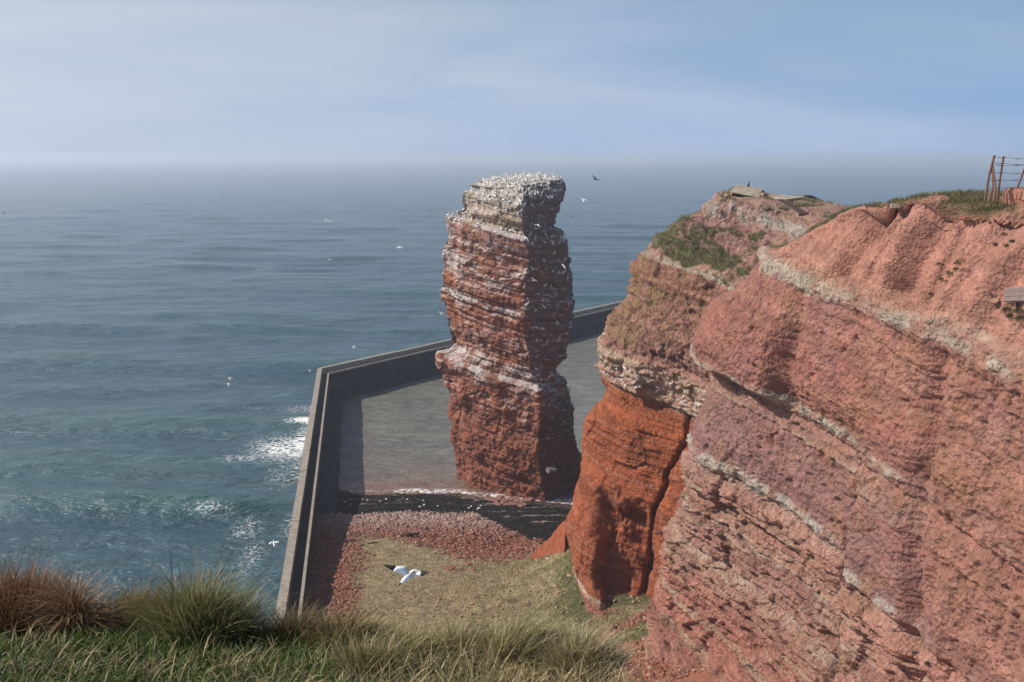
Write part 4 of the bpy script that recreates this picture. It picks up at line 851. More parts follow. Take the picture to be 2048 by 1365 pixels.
cliff_grass('clifftop_grass', NP_, NN_, sstep(.3, .8, lip), 24000, .12, .42, .035, [[.14, .16, .05], [.22, .20, .085], [.38, .31, .17], [.11, .14, .04]], 'rough grass along the top of the near cliff')
def bush(name, x, y, z, r, cols, label, n=420, group=None):
    th = rng.uniform(0, 6.28, n); ph = np.arccos(rng.uniform(-.1, 1, n)); rr = r * rng.uniform(.2, 1, n) ** .5
    B = np.stack([rr * np.sin(ph) * np.cos(th), rr * np.sin(ph) * np.sin(th), rr * .6 * np.cos(ph)], 1); D = B + np.array([0, 0, .3 * r]) + rng.normal(0, .3 * r, (n, 3))
    c = np.array(cols)[rng.integers(0, len(cols), n)] * rng.uniform(.6, 1.3, (n, 1)); V, F, Cc = blades(B, D, rng.uniform(.06, .16, n), np.full(n, .035), c * .7, c, .3, 2)
    o = link(name, new_mesh(name, V, F, cols=Cc), M_BLADE); o.location = (x, y, z); return tag(o, label, 'plant', group)
def on_cliff(px, py):
    """where the sight line of a pixel meets the near cliff"""
    r = ray(px, py); r = r / np.linalg.norm(r); Q = NP_.reshape(-1, 3) - EYE; t = Q @ r; d = np.linalg.norm(Q - t[:, None] * r, axis=1); d = d + 0.004 * t; return NP_.reshape(-1, 3)[np.argmin(d)]
for px, py, r in ((1925, 527, .42), (1930, 542, .36), (1915, 530, .28), (1900, 548, .25), (1880, 530, .22), (1885, 560, .24), (1893, 566, .26), (1912, 540, .2), (2010, 470, .18), (2015, 495, .2), (1990, 492, .16), (2025, 485, .15), (1865, 590, .18)):
    q = on_cliff(px, py); bush('cliff_plant', *q, r, [[.07, .095, .025], [.12, .125, .045]], 'small green plant rooted in the bare salmon soil slope', 160, 'plants on the soil slope')
for px, py, r in ((2030, 612, .5), (2040, 628, .45), (2015, 622, .35), (2022, 636, .3), (2046, 640, .4)):
    q = on_cliff(px, py); bush('cliff_plant', *q, r, [[.08, .105, .028], [.14, .14, .05], [.10, .11, .03]], 'leafy green plant growing below the fallen paved slab', 520, 'plants below the fallen slab')
for px, py, r in ((1497, 1335, .35), (1830, 1308, .22), (1855, 1330, .2)):
    q = on_cliff(px, py); bush('cliff_plant', *q, r, [[.05, .07, .03], [.09, .10, .04]], 'dark green plant low on the bedded cliff', 200, 'plants low on the near cliff')

# ---------------------------------------------------------------- ruins on the headland
def hz(x, y): return surf_z(HP, HN, x, y)
root_y = 112.0
q = [at_y(1459, 385, 111.2), at_y(1518, 397, 110.2), at_y(1524, 394, 113.6), at_y(1468, 380, 114.6), at_y(1471, 371, 112.0), at_y(1522, 382, 111.2), at_y(1527, 378, 114.0), at_y(1474, 369, 115.0)]
sl = bev_box('concrete_slab', q, 0.06, M_CONC_PALE, None, 0.05, 2); tag(sl, 'tilted broken concrete slab on the tip of the headland', 'slab')
# rubble that carries it
for k in range(16):
    x = random.uniform(23.8, 28.2); y = random.uniform(110.6, 113.2); z = hz(x, y); s = random.uniform(.3, .6)
    o = bpy.data.objects.new('rubble_block', PALE_ROCKS[k % 6]); COL.objects.link(o); o.location = (x, y, z + s * .35); o.scale = (s, s, s * 1.4); o.rotation_euler = (random.uniform(-.4, .4), random.uniform(-.4, .4), random.uniform(0, 6)); tag(o, 'weathered rubble block piled under the tilted concrete slab', 'rock', 'rubble under the tilted slab')
q = [at_y(1523, 397, 112.0), at_y(1572, 404, 109.0), at_y(1612, 399, 112.5), at_y(1526, 391.5, 118.5)]
pl = empty('concrete_platform', tuple(np.mean(q, 0))); c0 = np.mean(q, 0); tag(pl, 'flat pale concrete platform with undermined front edge', 'platform')
top = [v + np.array([0, 0, .28]) for v in q]; r_ = at_y(1616, 391, 118)
bev_box('deck', [tuple(np.array(v) - c0) for v in (q[0], q[1], q[2], q[3], top[0], top[1], top[2], top[3])], 0.04, M_CONC_PALE, pl, 0.0)
bev_box('support', [tuple(np.array(v) - c0 + np.array([.3, 1.0, dz])) for dz, vs in ((-1.4, q), (-.02, q)) for v in (vs[0], vs[1] * .6 + vs[0] * .4, vs[2] * .6 + vs[3] * .4, vs[3])], 0.05, M_CONC_DARK, pl, 0.02)
def stairs(px0, py0, y0, px1, py1, y1, n, w, label, mat):
    a = at_y(px0, py0, y0); b = at_y(px1, py1, y1); root = empty('staircase', tuple(b)); tag(root, label, 'stairs')
    d = (b - a) / (n - 1); dh = d[:2] / np.linalg.norm(d[:2]); ln = np.linalg.norm(d[:2]) * 1.15; sd = np.array([dh[1], -dh[0]])
    for i in range(n):
        c = a + d * i - b; h = abs(d[2]) * 1.0
        qs = []
        for z in (c[2] - h - .25, c[2]):
            for su, sv in ((-1, -1), (1, -1), (1, 1), (-1, 1)):
                pq = c[:2] + dh * ln * .5 * su + sd * w * .5 * sv; qs.append((pq[0], pq[1], z))
        bev_box('step', qs, 0.02, mat, root, 0.01)
    return root
M_STEP = plain_mat('step_stone', (0.20, 0.13, 0.105), 0.9, 0.3, 4.0, (9, .03))
stairs(1562, 399, 109.5, 1604, 425, 103.5, 9, 1.05, 'worn concrete staircase running down from the platform front', M_STEP)
stairs(1616, 391, 117.0, 1638, 401, 113.0, 6, .8, 'short flight of steps at the far end of the platform', M_CONC_DARK)
a = at_y(1640, 402, 113); b = at_y(1660, 410, 108)
bev_box('fallen_ramp', [(a[0] - .3, a[1], a[2] - .5), (b[0] - .3, b[1], b[2] - .5), (b[0] + .5, b[1] + .3, b[2] - .5), (a[0] + .5, a[1] + .3, a[2] - .5), (a[0] - .3, a[1], a[2]), (b[0] - .3, b[1], b[2]), (b[0] + .5, b[1] + .3, b[2]), (a[0] + .5, a[1] + .3, a[2])], .03, M_CONC_PALE); tag(bpy.data.objects['fallen_ramp'], 'low sloping concrete strip below the far steps', 'concrete')
# marker stones on the saddle
for px, py, y, h, lab in ((1721, 419, 75, .5, 'stubby broken masonry post on the grassy saddle'), (1684, 411, 112, .35, 'small pale stump on the far ridge')):
    p = at_y(px, py, y); zg = surf_z(NP_, NN_, p[0], p[1]) if y < 100 else hz(p[0], p[1]); zt = max(p[2] + .1, zg + h)
    o = bev_box('stone_post', [(-.17, -.15, 0), (.17, -.15, 0), (.17, .15, 0), (-.17, .15, 0), (-.15, -.13, zt - zg + .5), (.16, -.13, zt - zg + .42), (.15, .13, zt - zg + .45), (-.14, .13, zt - zg + .52)], .03, M_BRICKR if y < 100 else M_CONC_PALE, None, .02); o.location = (p[0], p[1], zg - .5); tag(o, lab, 'post')
# ---------------------------------------------------------------- ruins on the near cliff top
def nz_(x, y): return surf_z(NP_, NN_, x, y, .4, 1.0)
def cp(px, py, y): return at_y(px, py, y)
fr = cp(1972, 393, 58); fence = empty('wire_fence', tuple(fr)); tag(fence, 'rusty leaning barbed wire fence on the near cliff top', 'fence')
def rel(px, py, y): return tuple(cp(px, py, y) - fr)
def fpost(name, pts, r=.05): return tube(name, [rel(*p) for p in pts], r, M_RUST, fence, 6)
fpost('post', [(1970, 402, 58), (1978, 352, 58), (1989, 311, 58)], .065)
fpost('strut', [(1979, 402, 57.6), (1986, 372, 57.7), (1984.5, 340, 58)], .05)
fpost('strut', [(1987, 404, 57.2), (1991, 374, 57.5), (1985.5, 332, 58)], .06)
fpost('post', [(1994, 402, 58.4), (2001, 352, 58.4), (2007.5, 313, 58.4)], .06)
fpost('strut', [(2034, 378, 59), (2042, 357, 59), (2052, 330, 59)], .055)
fpost('post', [(2060, 392, 59), (2062, 350, 59), (2064, 312, 59)], .06)
fpost('post', [(2110, 392, 59), (2114, 350, 59), (2118, 312, 59)], .06)
for (p0, p1, p2) in ((312, 315, 316), (324, 327, 328), (328, 330.5, 329), (344.5, 345.5, 345), (360, 360.5, 357), (374, 375.5, 375)):
    x0 = 1989 - (p0 - 311) * .20; x1 = 2007.5 - (p1 - 313) * .16
    def sag(t, a, b): return (a[0] + (b[0] - a[0]) * t, a[1] + (b[1] - a[1]) * t + 2.2 * math.sin(math.pi * t) + random.uniform(-.5, .5), a[2] + (b[2] - a[2]) * t)
    pts = [sag(t, (x0, p0, 58), (x1, p1, 58.4)) for t in np.linspace(0, 1, 5)] + [sag(t, (x1, p1, 58.4), (2063, p2, 59)) for t in np.linspace(0, 1, 9)[1:]] + [sag(t, (2063, p2, 59), (2115, p2, 59)) for t in np.linspace(0, 1, 6)[1:]]
    w = tube('wire', [rel(*p) for p in pts], .013, M_WIRE, fence, 4)
    for t in (3, 8):
        a = Vector(rel(*pts[t])); tube('barb', [a + Vector((-.12, 0, .01)), a, a + Vector((.12, 0, -.01))], .024, M_WIRE, w, 4)
# rounded red masonry block beside the fence
c0 = cp(2035, 397, 56.5); root = empty('masonry_ring', (c0[0] + 1.95, c0[1] + 1.6, c0[2] - .3)); tag(root, 'rounded red brick ring wall beside the wire fence', 'wall')
bm = bmesh.new(); prof = [(1.72, -.4), (1.72, .45), (1.70, .62), (1.62, .74), (1.48, .80), (1.25, .78), (1.12, .70), (1.08, -.4)]; K = 56
rows = [[bm.verts.new((r * math.cos(2 * math.pi * k / K) * 1.05, r * math.sin(2 * math.pi * k / K), z)) for r, z in prof] for k in range(K)]
for k in range(K):
    for j in range(len(prof) - 1): bm.faces.new((rows[k][j], rows[(k + 1) % K][j], rows[(k + 1) % K][j + 1], rows[k][j + 1]))
bmesh.ops.recalc_face_normals(bm, faces=bm.faces[:]); me = bpy.data.meshes.new('ring_core'); bm.to_mesh(me); bm.free(); link('ring_core', me, M_BRICKR, root)
M_BRICKL = plain_mat('pale_brick', (0.33, 0.165, 0.125), 0.9, 0.25, 6.0, (20, .015))
for k in range(44):
    t = 2 * math.pi * k / 44; bv = []
    for r0, z0 in ((1.745, .10), (1.745, .66)):
        pass
    ca_, sa_ = math.cos(t), math.sin(t)
    def rp3(r, z, w): return (r * ca_ * 1.05 - w * sa_, r * sa_ + w * ca_, z)
    hgt = random.uniform(.50, .56); b_ = bev_box('brick', [rp3(1.60, hgt - .30, -.085), rp3(1.765, hgt - .32, -.09), rp3(1.765, hgt - .32, .09), rp3(1.60, hgt - .30, .085), rp3(1.52, .83, -.08), rp3(1.71, hgt + .12, -.085), rp3(1.71, hgt + .12, .085), rp3(1.52, .83, .08)], .015, random.choice((M_BRICKL, M_BRICKR)), root)
# paved slab that slid down the slope
q0 = on_cliff(2040, 592); q0 = q0 + np.array([-.2, -.35, .15]); root = empty('fallen_paving', tuple(q0)); tag(root, 'fallen slab of grey paving tiles resting on the soil slope', 'paving')
M_TILE = plain_mat('paving_tile', (0.22, 0.165, 0.15), .85, .25, 5.0, (14, .02))
ex = Vector((.88, -.45, .10)).normalized(); ey = Vector((.30, .62, .72)).normalized()
for i in range(5):
    for j in range(3):
        o_ = ex * (i * .38 - .75) + ey * (j * .30 - .42); e1 = ex * .36; e2 = ey * .28; nn = ex.cross(ey).normalized() * .09
        bev_box('paving_tile', [o_ - nn, o_ + e1 - nn, o_ + e1 + e2 - nn, o_ + e2 - nn, o_, o_ + e1, o_ + e1 + e2, o_ + e2], .012, M_TILE, root, .008)
for px, py, s in ((1993, 605, .28), (1985, 603, .16), (1975, 582, .12)):
    p = on_cliff(px, py); o = bpy.data.objects.new('rock', PALE_ROCKS[2]); COL.objects.link(o); o.location = p + np.array([-.12, -.15, .06]); o.scale = (s * 1.4, s, s); o.rotation_euler = (.5, -.5, random.uniform(0, 3)); tag(o, 'pale flat stone beside the fallen paving slab', 'rock', 'pale stones by the fallen paving')
# line of old masonry blocks breaking out under the turf
for i, px in enumerate(list(range(1926, 2050, 9))):
    p = on_cliff(px + random.uniform(-2, 2), 436 + (px - 1926) * .12 + random.uniform(-2.5, 2.5)); s = random.uniform(.13, .26)
    o = bpy.data.objects.new('masonry_block', RED_ROCKS[i % 9]); COL.objects.link(o); o.location = p + np.array([-.12, -.1, .02]); o.scale = (s * 1.5, s * 1.2, s * 1.1); o.rotation_euler = (random.gauss(0, .3), random.gauss(0, .3), random.uniform(0, 6)); tag(o, 'dark red masonry block sticking out below the near cliff rim', 'stone', 'masonry blocks below the rim')
p = on_cliff(1802, 415); o = bev_box('concrete_lintel', [(-.75, -.25, -.12), (.75, -.25, -.12), (.75, .4, -.12), (-.75, .4, -.12), (-.75, -.25, .12), (.75, -.25, .12), (.75, .4, .14), (-.75, .4, .14)], .02, M_CONC_PALE, None, .02); o.location = p + np.array([0, -.3, .08]); o.rotation_euler = (0, .02, -.3); tag(o, 'short concrete beam jutting out of the near cliff rim', 'beam')
for i in range(26):
    px = random.uniform(1780, 1835); p = on_cliff(px, random.uniform(398, 412)); s = random.uniform(.08, .2)
    o = bpy.data.objects.new('rubble_stone', PALE_ROCKS[i % 6]); COL.objects.link(o); o.location = p + np.array([0, 0, .05]); o.scale = (s, s, s); o.rotation_euler = (random.gauss(0, .3), random.gauss(0, .3), random.uniform(0, 6)); tag(o, 'broken stone lying on the grass above the concrete beam', 'stone', 'broken stones above the concrete beam')

# ---------------------------------------------------------------- birds
def lathe_pts(axis_pts, radii, n=7, squash=1.0):
    V = []; F = []
    pts = [Vector(p) for p in axis_pts]
    for i, p in enumerate(pts):
        d = (pts[min(i + 1, len(pts) - 1)] - pts[max(i - 1, 0)]).normalized(); a = d.orthogonal().normalized(); b = d.cross(a)
        for k in range(n): t = 2 * math.pi * k / n; V.append(p + (a * math.cos(t) + b * math.sin(t)) * radii[i])
    for i in range(len(pts) - 1):
        for k in range(n): F.append((i * n + k, i * n + (k + 1) % n, (i + 1) * n + (k + 1) % n, (i + 1) * n + k))
    F.append(tuple(range(n))[::-1]); F.append(tuple(range((len(pts) - 1) * n, len(pts) * n))); return V, F
def merge(name, parts, mats):
    V = []; F = []; mi = []
    for (v, f, m) in parts:
        o = len(V); V += [tuple(q) for q in v]; F += [tuple(i + o for i in q) for q in f]; mi += [m] * len(f)
    me = bpy.data.meshes.new(name); me.from_pydata(V, [], F); me.update(); me.polygons.foreach_set('material_index', mi); me.polygons.foreach_set('use_smooth', [True] * len(F))
    for m in mats: me.materials.append(m)
    return me
def sitting_mesh(up):
    body = lathe_pts([(-.42, 0, .16), (-.25, 0, .19), (0, 0, .24), (.2, 0, .30 + .1 * up), (.28, 0, .42 + .15 * up), (.32, 0, .58 + .18 * up)], [.03, .11, .165, .13, .07, .055])
    head = lathe_pts([(.30, 0, .56 + .18 * up), (.34, 0, .64 + .18 * up), (.40, 0, .66 + .18 * up), (.54, 0, .63 + .18 * up)], [.055, .065, .05, .01])
    wing = lathe_pts([(-.50, 0, .20), (-.34, 0, .24), (-.20, 0, .26)], [.015, .06, .05])
    base = lathe_pts([(.0, 0, -.05), (0, 0, .14)], [.06, .09], 5)
    return merge('gannet', [(*body, 0), (*head, 1), (*wing, 2), (*base, 0)], [M_WHITE, M_YELLOW, M_BLACK])
SIT = [sitting_mesh(0.0), sitting_mesh(1.0)]
def guille_mesh():
    body = lathe_pts([(-.05, 0, .0), (-.04, 0, .12), (.0, 0, .26), (.02, 0, .38), (.10, 0, .42), (.18, 0, .41)], [.05, .09, .09, .05, .04, .008], 6)
    belly = lathe_pts([(.04, 0, .04), (.06, 0, .16), (.06, 0, .28)], [.03, .065, .04], 6)
    return merge('guillemot', [(*body, 1), (*belly, 0)], [M_WHITE, M_BLACK])
GUI = guille_mesh()
Q = SP.reshape(-1, 3); QN = SN.reshape(-1, 3); qs = SS.reshape(-1); ql = SLIT.reshape(-1); facing = QN[:, 1] < 0.35
def put_birds(mesh_list, name, w, count, label, cat, group, mind, smin=.68, smax=.9, lift=0.0):
    idx = rng.choice(len(Q), min(count * 12, int((w > 0).sum())), replace=False, p=w / w.sum()); kept = []
    for i in idx:
        p = Q[i]
        if any((p[0] - k[0]) ** 2 + (p[1] - k[1]) ** 2 + (p[2] - k[2]) ** 2 < mind * mind for k in kept): continue
        kept.append(p); o = bpy.data.objects.new(name, random.choice(mesh_list)); COL.objects.link(o); o.location = (p[0], p[1], p[2] + lift); s = random.uniform(smin, smax); o.scale = (s, s, s); o.rotation_euler = (0, 0, random.uniform(0, 6.28)); tag(o, label, cat, group)
        if len(kept) >= count: break
upz = QN[:, 2]
put_birds(SIT, 'gannet', ((Q[:, 2] > 44.0) & (upz > .5)) * 1.0, 130, 'white gannet nesting on the crown of the sea stack', 'bird', 'gannets on the crown of the stack', .62)
put_birds(SIT, 'gannet', ((Q[:, 2] > 39.5) & (Q[:, 2] < 44.2) & (upz > .30) & facing) * 1.0, 45, 'white gannet perched on the side of the stack cap', 'bird', 'gannets on the sides of the cap', .55)
put_birds(SIT, 'gannet', ((np.abs(qs - 32.2) < .7) & (upz > .30) & facing) * 1.0, 36, 'white gannet on the ledge below the stack cap', 'bird', 'gannets on the ledge under the cap', .5)
put_birds(SIT, 'gannet', ((Q[:, 2] > 14) & (Q[:, 2] < 38.5) & (ql < .4) & (upz > .30) & facing) * (1.0 + .08 * (Q[:, 2] - 14)), 70, 'white gannet on a ledge of the shaded landward stack face', 'bird', 'gannets on the shaded stack face', .7)
put_birds([GUI], 'guillemot', ((np.abs(qs - 21.2) < .5) & (upz > .25) & (ql > .5) & facing) * 1.0, 46, 'small dark guillemot on the middle white ledge of the stack', 'bird', 'guillemots on the middle ledge', .26)
put_birds([GUI], 'guillemot', ((np.abs(qs - 11.0) < .6) & (upz > .25) & (ql < .7) & facing) * 1.0, 30, 'small dark guillemot on the lower shaded ledge of the stack', 'bird', 'guillemots on the lower ledge', .26)
Q2 = HP.reshape(-1, 3); H2 = HN.reshape(-1, 3); hs = strata(Q2[:, 0], Q2[:, 1], Q2[:, 2]); wq = ((np.abs(hs - 24.6) < 1.4) & (H2[:, 2] > .4) & (Q2[:, 1] < 106)) * 1.0
if wq.sum() > 20:
    for i in rng.choice(len(Q2), 20, replace=False, p=wq / wq.sum()):
        o = bpy.data.objects.new('gull', SIT[0]); COL.objects.link(o); o.location = Q2[i]; o.scale = (.75, .75, .75); o.rotation_euler = (0, 0, random.uniform(0, 6)); tag(o, 'white seabird sitting on the pale ledges of the headland', 'bird', 'seabirds on the headland ledges')

def wing_vf(root, out, back, span, chord, t0, t1, thick=.02, n=6):
    """a slice of wing from t0 to t1 of the span; out/back are unit vectors"""
    V = []; F = []; upv = out.cross(back).normalized()
    for i in range(n + 1):
        t = t0 + (t1 - t0) * i / n; ch = chord * (1 - .15 * t) * (1 - max(0, t - .35) ** 1.15 * 1.25); sweep = -0.10 * math.sin(math.pi * min(t / .45, 1)) + .38 * max(0, t - .4) ** 1.2
        c = root + out * span * t + back * (sweep * span) + upv * span * .10 * math.sin(math.pi * t)
        a = c - back * ch * .5; b = c + back * ch * .5
        V += [a, c + upv * thick * (1.2 - t), b, c - upv * thick * .4]
    for i in range(n):
        for k in range(4): F.append((i * 4 + k, i * 4 + (k + 1) % 4, (i + 1) * 4 + (k + 1) % 4, (i + 1) * 4 + k))
    F.append((0, 1, 2, 3)[::-1]); F.append(tuple(n * 4 + k for k in range(4))); return V, F
def part(name, vf, mat, parent):
    me = bpy.data.meshes.new(name); me.from_pydata([tuple(v) for v in vf[0]], [], vf[1]); me.update(); me.polygons.foreach_set('use_smooth', [True] * len(vf[1])); return link(name, me, mat, parent)
def to_world(r, u, t): return Vector(tuple(RGT * r + UPV * u - FWD * t))
def big_gannet(px, py, dist):
    r = ray(px, py); pos = EYE + r / np.linalg.norm(r) * dist; root = empty('gannet', tuple(pos)); tag(root, 'large white gannet with black wing tips gliding over the cove meadow', 'bird')
    fw = to_world(.70, .68, -.1).normalized(); lw = to_world(-.80, .58, -.05).normalized(); rw = to_world(.88, .40, .25).normalized()
    axis = [fw * k for k in (-.34, -.26, -.16, 0, .13, .22, .28)]
    part('body', lathe_pts(axis, [.02, .06, .10, .125, .10, .065, .055], 10), M_WHITE, root)
    hv = to_world(.62, .40, .0).normalized(); h0 = fw * .27
    hd = part('head', lathe_pts([h0 - hv * .02, h0 + hv * .06, h0 + hv * .13, h0 + hv * .16], [.05, .058, .05, .03], 10), M_YELLOW, root)
    part('bill', lathe_pts([h0 + hv * .15, h0 + hv * .22, h0 + hv * .29], [.026, .017, .003], 8), M_BILL, hd)
    lb = (-fw - lw * (-fw).dot(lw)).normalized(); rb = (-fw - rw * (-fw).dot(rw)).normalized()
    for o, b, span in ((lw, lb, 1.02), (rw, rb, .92)):
        w = part('wing', wing_vf(o * .05 + fw * .08, o, b, span, .36, 0, .56), M_WHITE, root); part('wing_tip', wing_vf(o * .05 + fw * .08, o, b, span, .36, .555, 1.0, .02, 5), M_BLACK, w)
    part('tail', lathe_pts([-fw * .30, -fw * .38, -fw * .50], [.05, .035, .004], 8), M_BLACK, root)
    return root
big_gannet(813, 1156, 42.0)
def flying_mesh(name, black, tip=True, dih=.25):
    f = Vector((1, 0, 0)); parts = []
    body = lathe_pts([f * k for k in (-.55, -.3, 0, .22, .36, .52)], [.012, .08, .115, .075, .055, .006], 7); parts.append((*body, 1 if black else 0))
    for sgn in (1, -1):
        out = Vector((0, sgn, dih)).normalized(); bk = Vector((-1, 0, 0)); a = wing_vf(f * .05, out, bk * 1.0, .92, .28, 0, .6, .02, 4); b = wing_vf(f * .05, out, bk, .92, .28, .6, 1, .02, 3); parts.append((*a, 1 if black else 0)); parts.append((*b, 1))
    return merge(name, parts, [M_WHITE, M_BLACK])
FW = flying_mesh('gannet', False); FW2 = flying_mesh('gannet', False, dih=-.15); FB = flying_mesh('crow', True)
def fly(me, name, px, py, dist, scale, rot, label, group=None):
    r = ray(px, py); o = bpy.data.objects.new(name, me); COL.objects.link(o); o.location = tuple(EYE + r / np.linalg.norm(r) * dist); o.scale = (scale,) * 3; o.rotation_euler = rot; tag(o, label, 'bird', group)
fly(FW, 'gannet', 655, 442, 150, 1, (.1, -.3, 1.3), 'white gannet flying over open sea beyond the wall', 'gannets flying over open sea')
fly(FW2, 'gannet', 800, 495, 150, 1, (-.25, -.3, 1.8), 'white gannet flying over open sea beyond the wall', 'gannets flying over open sea')
fly(FW, 'gannet', 660, 520, 240, .8, (-.25, -.3, 1.0), 'white gannet flying over open sea beyond the wall', 'gannets flying over open sea')
fly(FW, 'gannet', 1167, 401, 130, .95, (0, -.5, 1.57), 'white gannet gliding level with the stack crown over sea', None)
fly(FW2, 'gannet', 1128, 533, 136, .95, (.5, -.7, 2.2), 'white gannet banking in front of the shaded stack face', 'gannets in front of the shaded stack face')
fly(FW2, 'gannet', 1077, 451, 136, .9, (.1, -.3, 1.6), 'white gannet banking in front of the shaded stack face', 'gannets in front of the shaded stack face')
fly(FW, 'gannet', 1068, 561, 136, .8, (.3, -.2, 1.2), 'white gannet banking in front of the shaded stack face', 'gannets in front of the shaded stack face')
fly(FW, 'gannet', 882, 627, 150, .85, (.1, -.2, 1.5), 'white gannet flying close past the seaward edge of the stack', None)
for px, py, d, sc, a in ((708, 695, 190, .8, .5), (461, 758, 150, .75, 1.2), (458, 770, 152, .75, 1.0), (620, 742, 195, .7, 2.0)): fly(FW2, 'gull', px, py, d, sc, (.4, -.6, a), 'small white gull flying low over the waves outside the wall', 'gulls low over the waves')
fly(FW, 'gull', 548, 1088, 110, .95, (-.3, -.5, 1.9), 'white gull flying beside the near end of the sea wall')
fly(FB, 'crow', 1190, 357, 110, .6, (.9, .9, 1.9), 'black crow flying above the horizon side of the stack')
fly(FB, 'guillemot', 1145, 433, 160, .42, (.5, .4, .3), 'dark seabird flying low beside the stack cap', 'dark seabirds beside the stack cap'); fly(FB, 'guillemot', 1132, 431, 175, .36, (.2, .2, .5), 'dark seabird flying low beside the stack cap', 'dark seabirds beside the stack cap')
fly(FB, 'guillemot', 533, 533, 210, .4, (.5, .4, 1.3), 'tiny dark seabird skimming the open sea', 'dark seabirds skimming the sea'); fly(FB, 'guillemot', 8, 427, 220, .45, (.5, .4, .3), 'tiny dark seabird skimming the open sea', 'dark seabirds skimming the sea')
p = at_y(1497, 374.5, 113.0); cm = merge('cormorant', [(*lathe_pts([(-.35, 0, .0), (-.15, 0, .16), (.0, 0, .34), (.08, 0, .5), (.06, 0, .64), (.12, 0, .72), (.28, 0, .72)], [.03, .11, .12, .07, .045, .05, .01]), 0), (*lathe_pts([(0, 0, -.12), (0, 0, .25)], [.05, .06], 5), 0)], [M_BLACK])
o = link('cormorant', cm); o.location = p + np.array([0, 0, -.12]); o.rotation_euler = (0, 0, -1.2); tag(o, 'black cormorant standing on the tilted concrete slab', 'bird')

# ================================================================ FOREGROUND: the turf the photographer stands on
def edge_y(x): return np.interp(x, [-9, -3.5, -2.4, -1.4, -.6, 0, .30, .55, .9, 1.6, 3, 6], [5.9, 5.6, 5.45, 5.35, 5.2, 5.05, 4.8, 4.35, 3.5, 2.2, 1.2, .2])
def turf_z(x, y): return 48.3 - 0.19 * y + 0.05 * fbm(x / .7, y / .7, .3, 3) + .03 * np.sin(x * 1.7)
xs = np.linspace(-9, 6, 150); tt = np.concatenate([np.linspace(0, 1, 70), np.linspace(1, 2, 60)[1:]])
Tt, Xx = np.meshgrid(tt, xs, indexing='ij'); E_ = edge_y(Xx); u = np.clip(Tt, 0, 1); v = np.clip(Tt - 1, 0, 1)
Yy = -3 + (E_ + 3) * u + 7.0 * v ** 1.2 + 1.3 * fbm(Xx / 1.5, v * 8, .2, 3) * v; Zz = turf_z(Xx, Yy * (v == 0) + E_ * (v > 0)); Zz = Zz - 0.10 * sstep(.9, 1, u) - 46.0 * v ** .85
cg = lerp(np.zeros(Xx.shape + (3,)) + np.array([.035, .032, .016]), np.array([.20, .08, .05]), sstep(.02, .06, v))
structure(link('cliff_edge', new_mesh('cliff_edge', np.stack([Xx, Yy, Zz], -1), grid_faces(*Xx.shape), cols=cg, smooth=True), M_GROUND))
# short turf
n = 52000; X = rng.uniform(-4.2, 1.2, n); Y = edge_y(X) - rng.uniform(0, 1, n) ** 1.2 * 2.0 - .02
B = np.stack([X, Y, turf_z(X, Y) - .01], 1); D = np.stack([rng.normal(.15, .6, n), rng.normal(0, .6, n), np.ones(n)], 1)
gp = fbm(X / .45, Y / .45, 2.2, 3); leftg = sstep(.2, -1.6, X)
isg = rng.random(n) < np.clip(.18 + .72 * leftg + 0.9 * gp, .05, .96)
gcol = np.where(isg[:, None], np.array([.080, .135, .022]), np.array([.36, .285, .155])) * rng.uniform(.45, 1.35, (n, 1))
V, F, Cc = blades(B, D, np.where(isg, rng.uniform(.05, .13, n), rng.uniform(.06, .22, n)) * (1 + .5 * gp), rng.uniform(.004, .009, n), gcol * .6, gcol * 1.4, rng.uniform(.1, 1.1, n), 3)
stuff(link('turf_grass', new_mesh('turf_grass', V, F, cols=Cc), M_BLADE), 'short green and straw turf along the cliff edge underfoot', 'grass')
RUST = [[.24, .115, .055], [.32, .19, .10], [.15, .09, .04]]; STRAW = [[.44, .36, .21], [.34, .27, .15], [.22, .20, .09]]; GREEN = [[.085, .125, .03], [.13, .165, .045], [.30, .25, .12]]; GOLD = [[.32, .22, .08], [.17, .15, .05], [.25, .18, .085]]
def tussock(px, y, rad, hgt, nb, cols, label, lean=(0.1, 0), spread=.55, bend=(.2, .8), core=None, sq=.5):
    x = (px - 1024) / FPX * (y * math.cos(TH) + 2.6 * math.sin(TH)); z = float(turf_z(np.array(x), np.array(y))) - .03
    a = rng.uniform(0, 6.28, nb); r = rad * np.sqrt(rng.random(nb)); bx = r * np.cos(a); by = r * np.sin(a) * sq
    hump = hgt * .45 * (1 - (r / rad) ** 2)
    B = np.stack([bx, by, hump * rng.uniform(0, 1, nb)], 1); D = np.stack([lean[0] + spread * bx / rad + rng.normal(0, .22, nb), lean[1] + spread * by / rad + rng.normal(0, .22, nb), np.ones(nb)], 1)
    c = np.array(cols)[rng.integers(0, len(cols), nb)] * rng.uniform(.55, 1.3, (nb, 1)); ln = hgt * rng.uniform(.45, 1.0, nb) * np.where(rng.random(nb) < .04, 1.45, 1.0)
    V, F, Cc = blades(B, D, ln * .85, rng.uniform(.0025, .006, nb), c * .55, c * 1.4, rng.uniform(*bend, nb), 4)
    o = link('grass_tussock', new_mesh('grass_tussock', V, F, cols=Cc), M_BLADE); o.location = (x, y, z); return tag(o, label, 'grass')
tussock(10, 5.35, .32, .46, 2600, RUST, 'tall dark rust brown tussock at the far end of the turf edge', (.05, 0), .35, (.1, .45))
tussock(85, 5.45, .20, .36, 1300, RUST + [[.14, .14, .05]], 'dark brown tussock between the tallest tussock and the cone shaped one', (.05, 0), .45, (.1, .6))
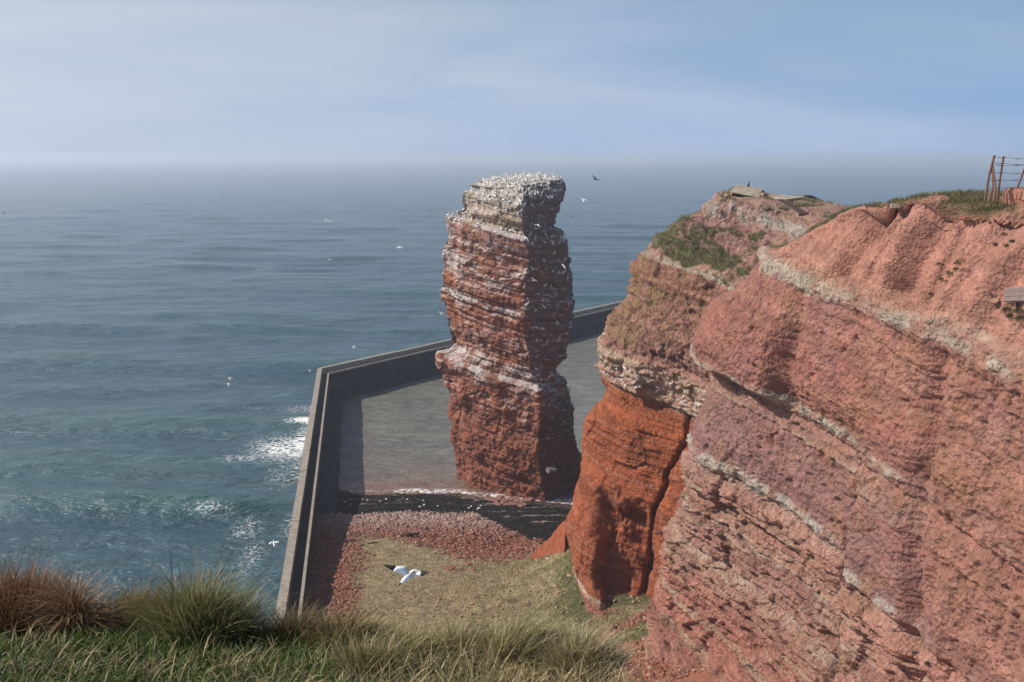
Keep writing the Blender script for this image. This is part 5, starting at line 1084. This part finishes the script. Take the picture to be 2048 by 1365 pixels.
tussock(148, 5.30, .10, .46, 1000, [[.30, .165, .08], [.42, .31, .19], [.22, .12, .055]], 'narrow cone shaped brown tussock with long drooping pale blades', (.0, -.15), .6, (.5, 1.6))
tussock(225, 5.45, .20, .24, 1000, [[.16, .16, .05], [.26, .19, .09], [.11, .13, .035]], 'low olive tussock beside the cone shaped tussock', (.1, 0), .6)
tussock(288, 5.4, .13, .34, 1000, GOLD, 'small golden brown tussock next to the big green tussock', (.1, 0), .35, (.1, .5))
tussock(405, 5.25, .24, .46, 3000, GREEN + [[.40, .32, .18]], 'big rounded green and straw tussock on the turf edge', (.1, 0), .55, (.2, .9))
tussock(520, 5.35, .09, .22, 300, STRAW, 'sparse straw coloured tuft above the near end of the sea wall', (.15, 0), .9, (.4, 1.2))
tussock(600, 5.25, .18, .27, 1100, [[.30, .205, .10], [.22, .17, .07], [.15, .14, .05]], 'low brown tussock in front of the near wall end', (.25, 0), .6, (.3, 1.0))
tussock(705, 5.15, .22, .30, 1500, [[.34, .25, .13], [.19, .165, .065], [.13, .14, .04]], 'wide straw brown tussock in the middle of the turf edge', (.35, 0), .7, (.3, 1.1))
tussock(740, 4.75, .16, .26, 1100, STRAW + [[.13, .17, .05]], 'pale upright tussock standing before the wide straw brown one', (.1, 0), .5, (.1, .7))
tussock(830, 5.0, .22, .24, 1300, [[.38, .30, .16], [.15, .175, .05], [.26, .22, .10]], 'low mixed green and straw tussock near the meadow view', (.4, 0), .7, (.3, 1.1))
tussock(940, 5.05, .20, .24, 1200, [[.25, .22, .10], [.13, .155, .045], [.36, .28, .16]], 'low olive green tussock beside the large straw tussock', (.35, 0), .7, (.3, 1.0))
tussock(1055, 4.85, .22, .34, 2400, STRAW + [[.20, .21, .08]], 'large windswept straw tussock leaning over the drop', (.55, .1), .5, (.2, 1.0))
tussock(1165, 4.6, .15, .30, 1600, STRAW + [[.40, .34, .21]], 'last straw tussock at the corner of the turf edge', (.2, 0), .45, (.2, .9))
print('faces', tri_count(), 'objects', len(scene.objects))
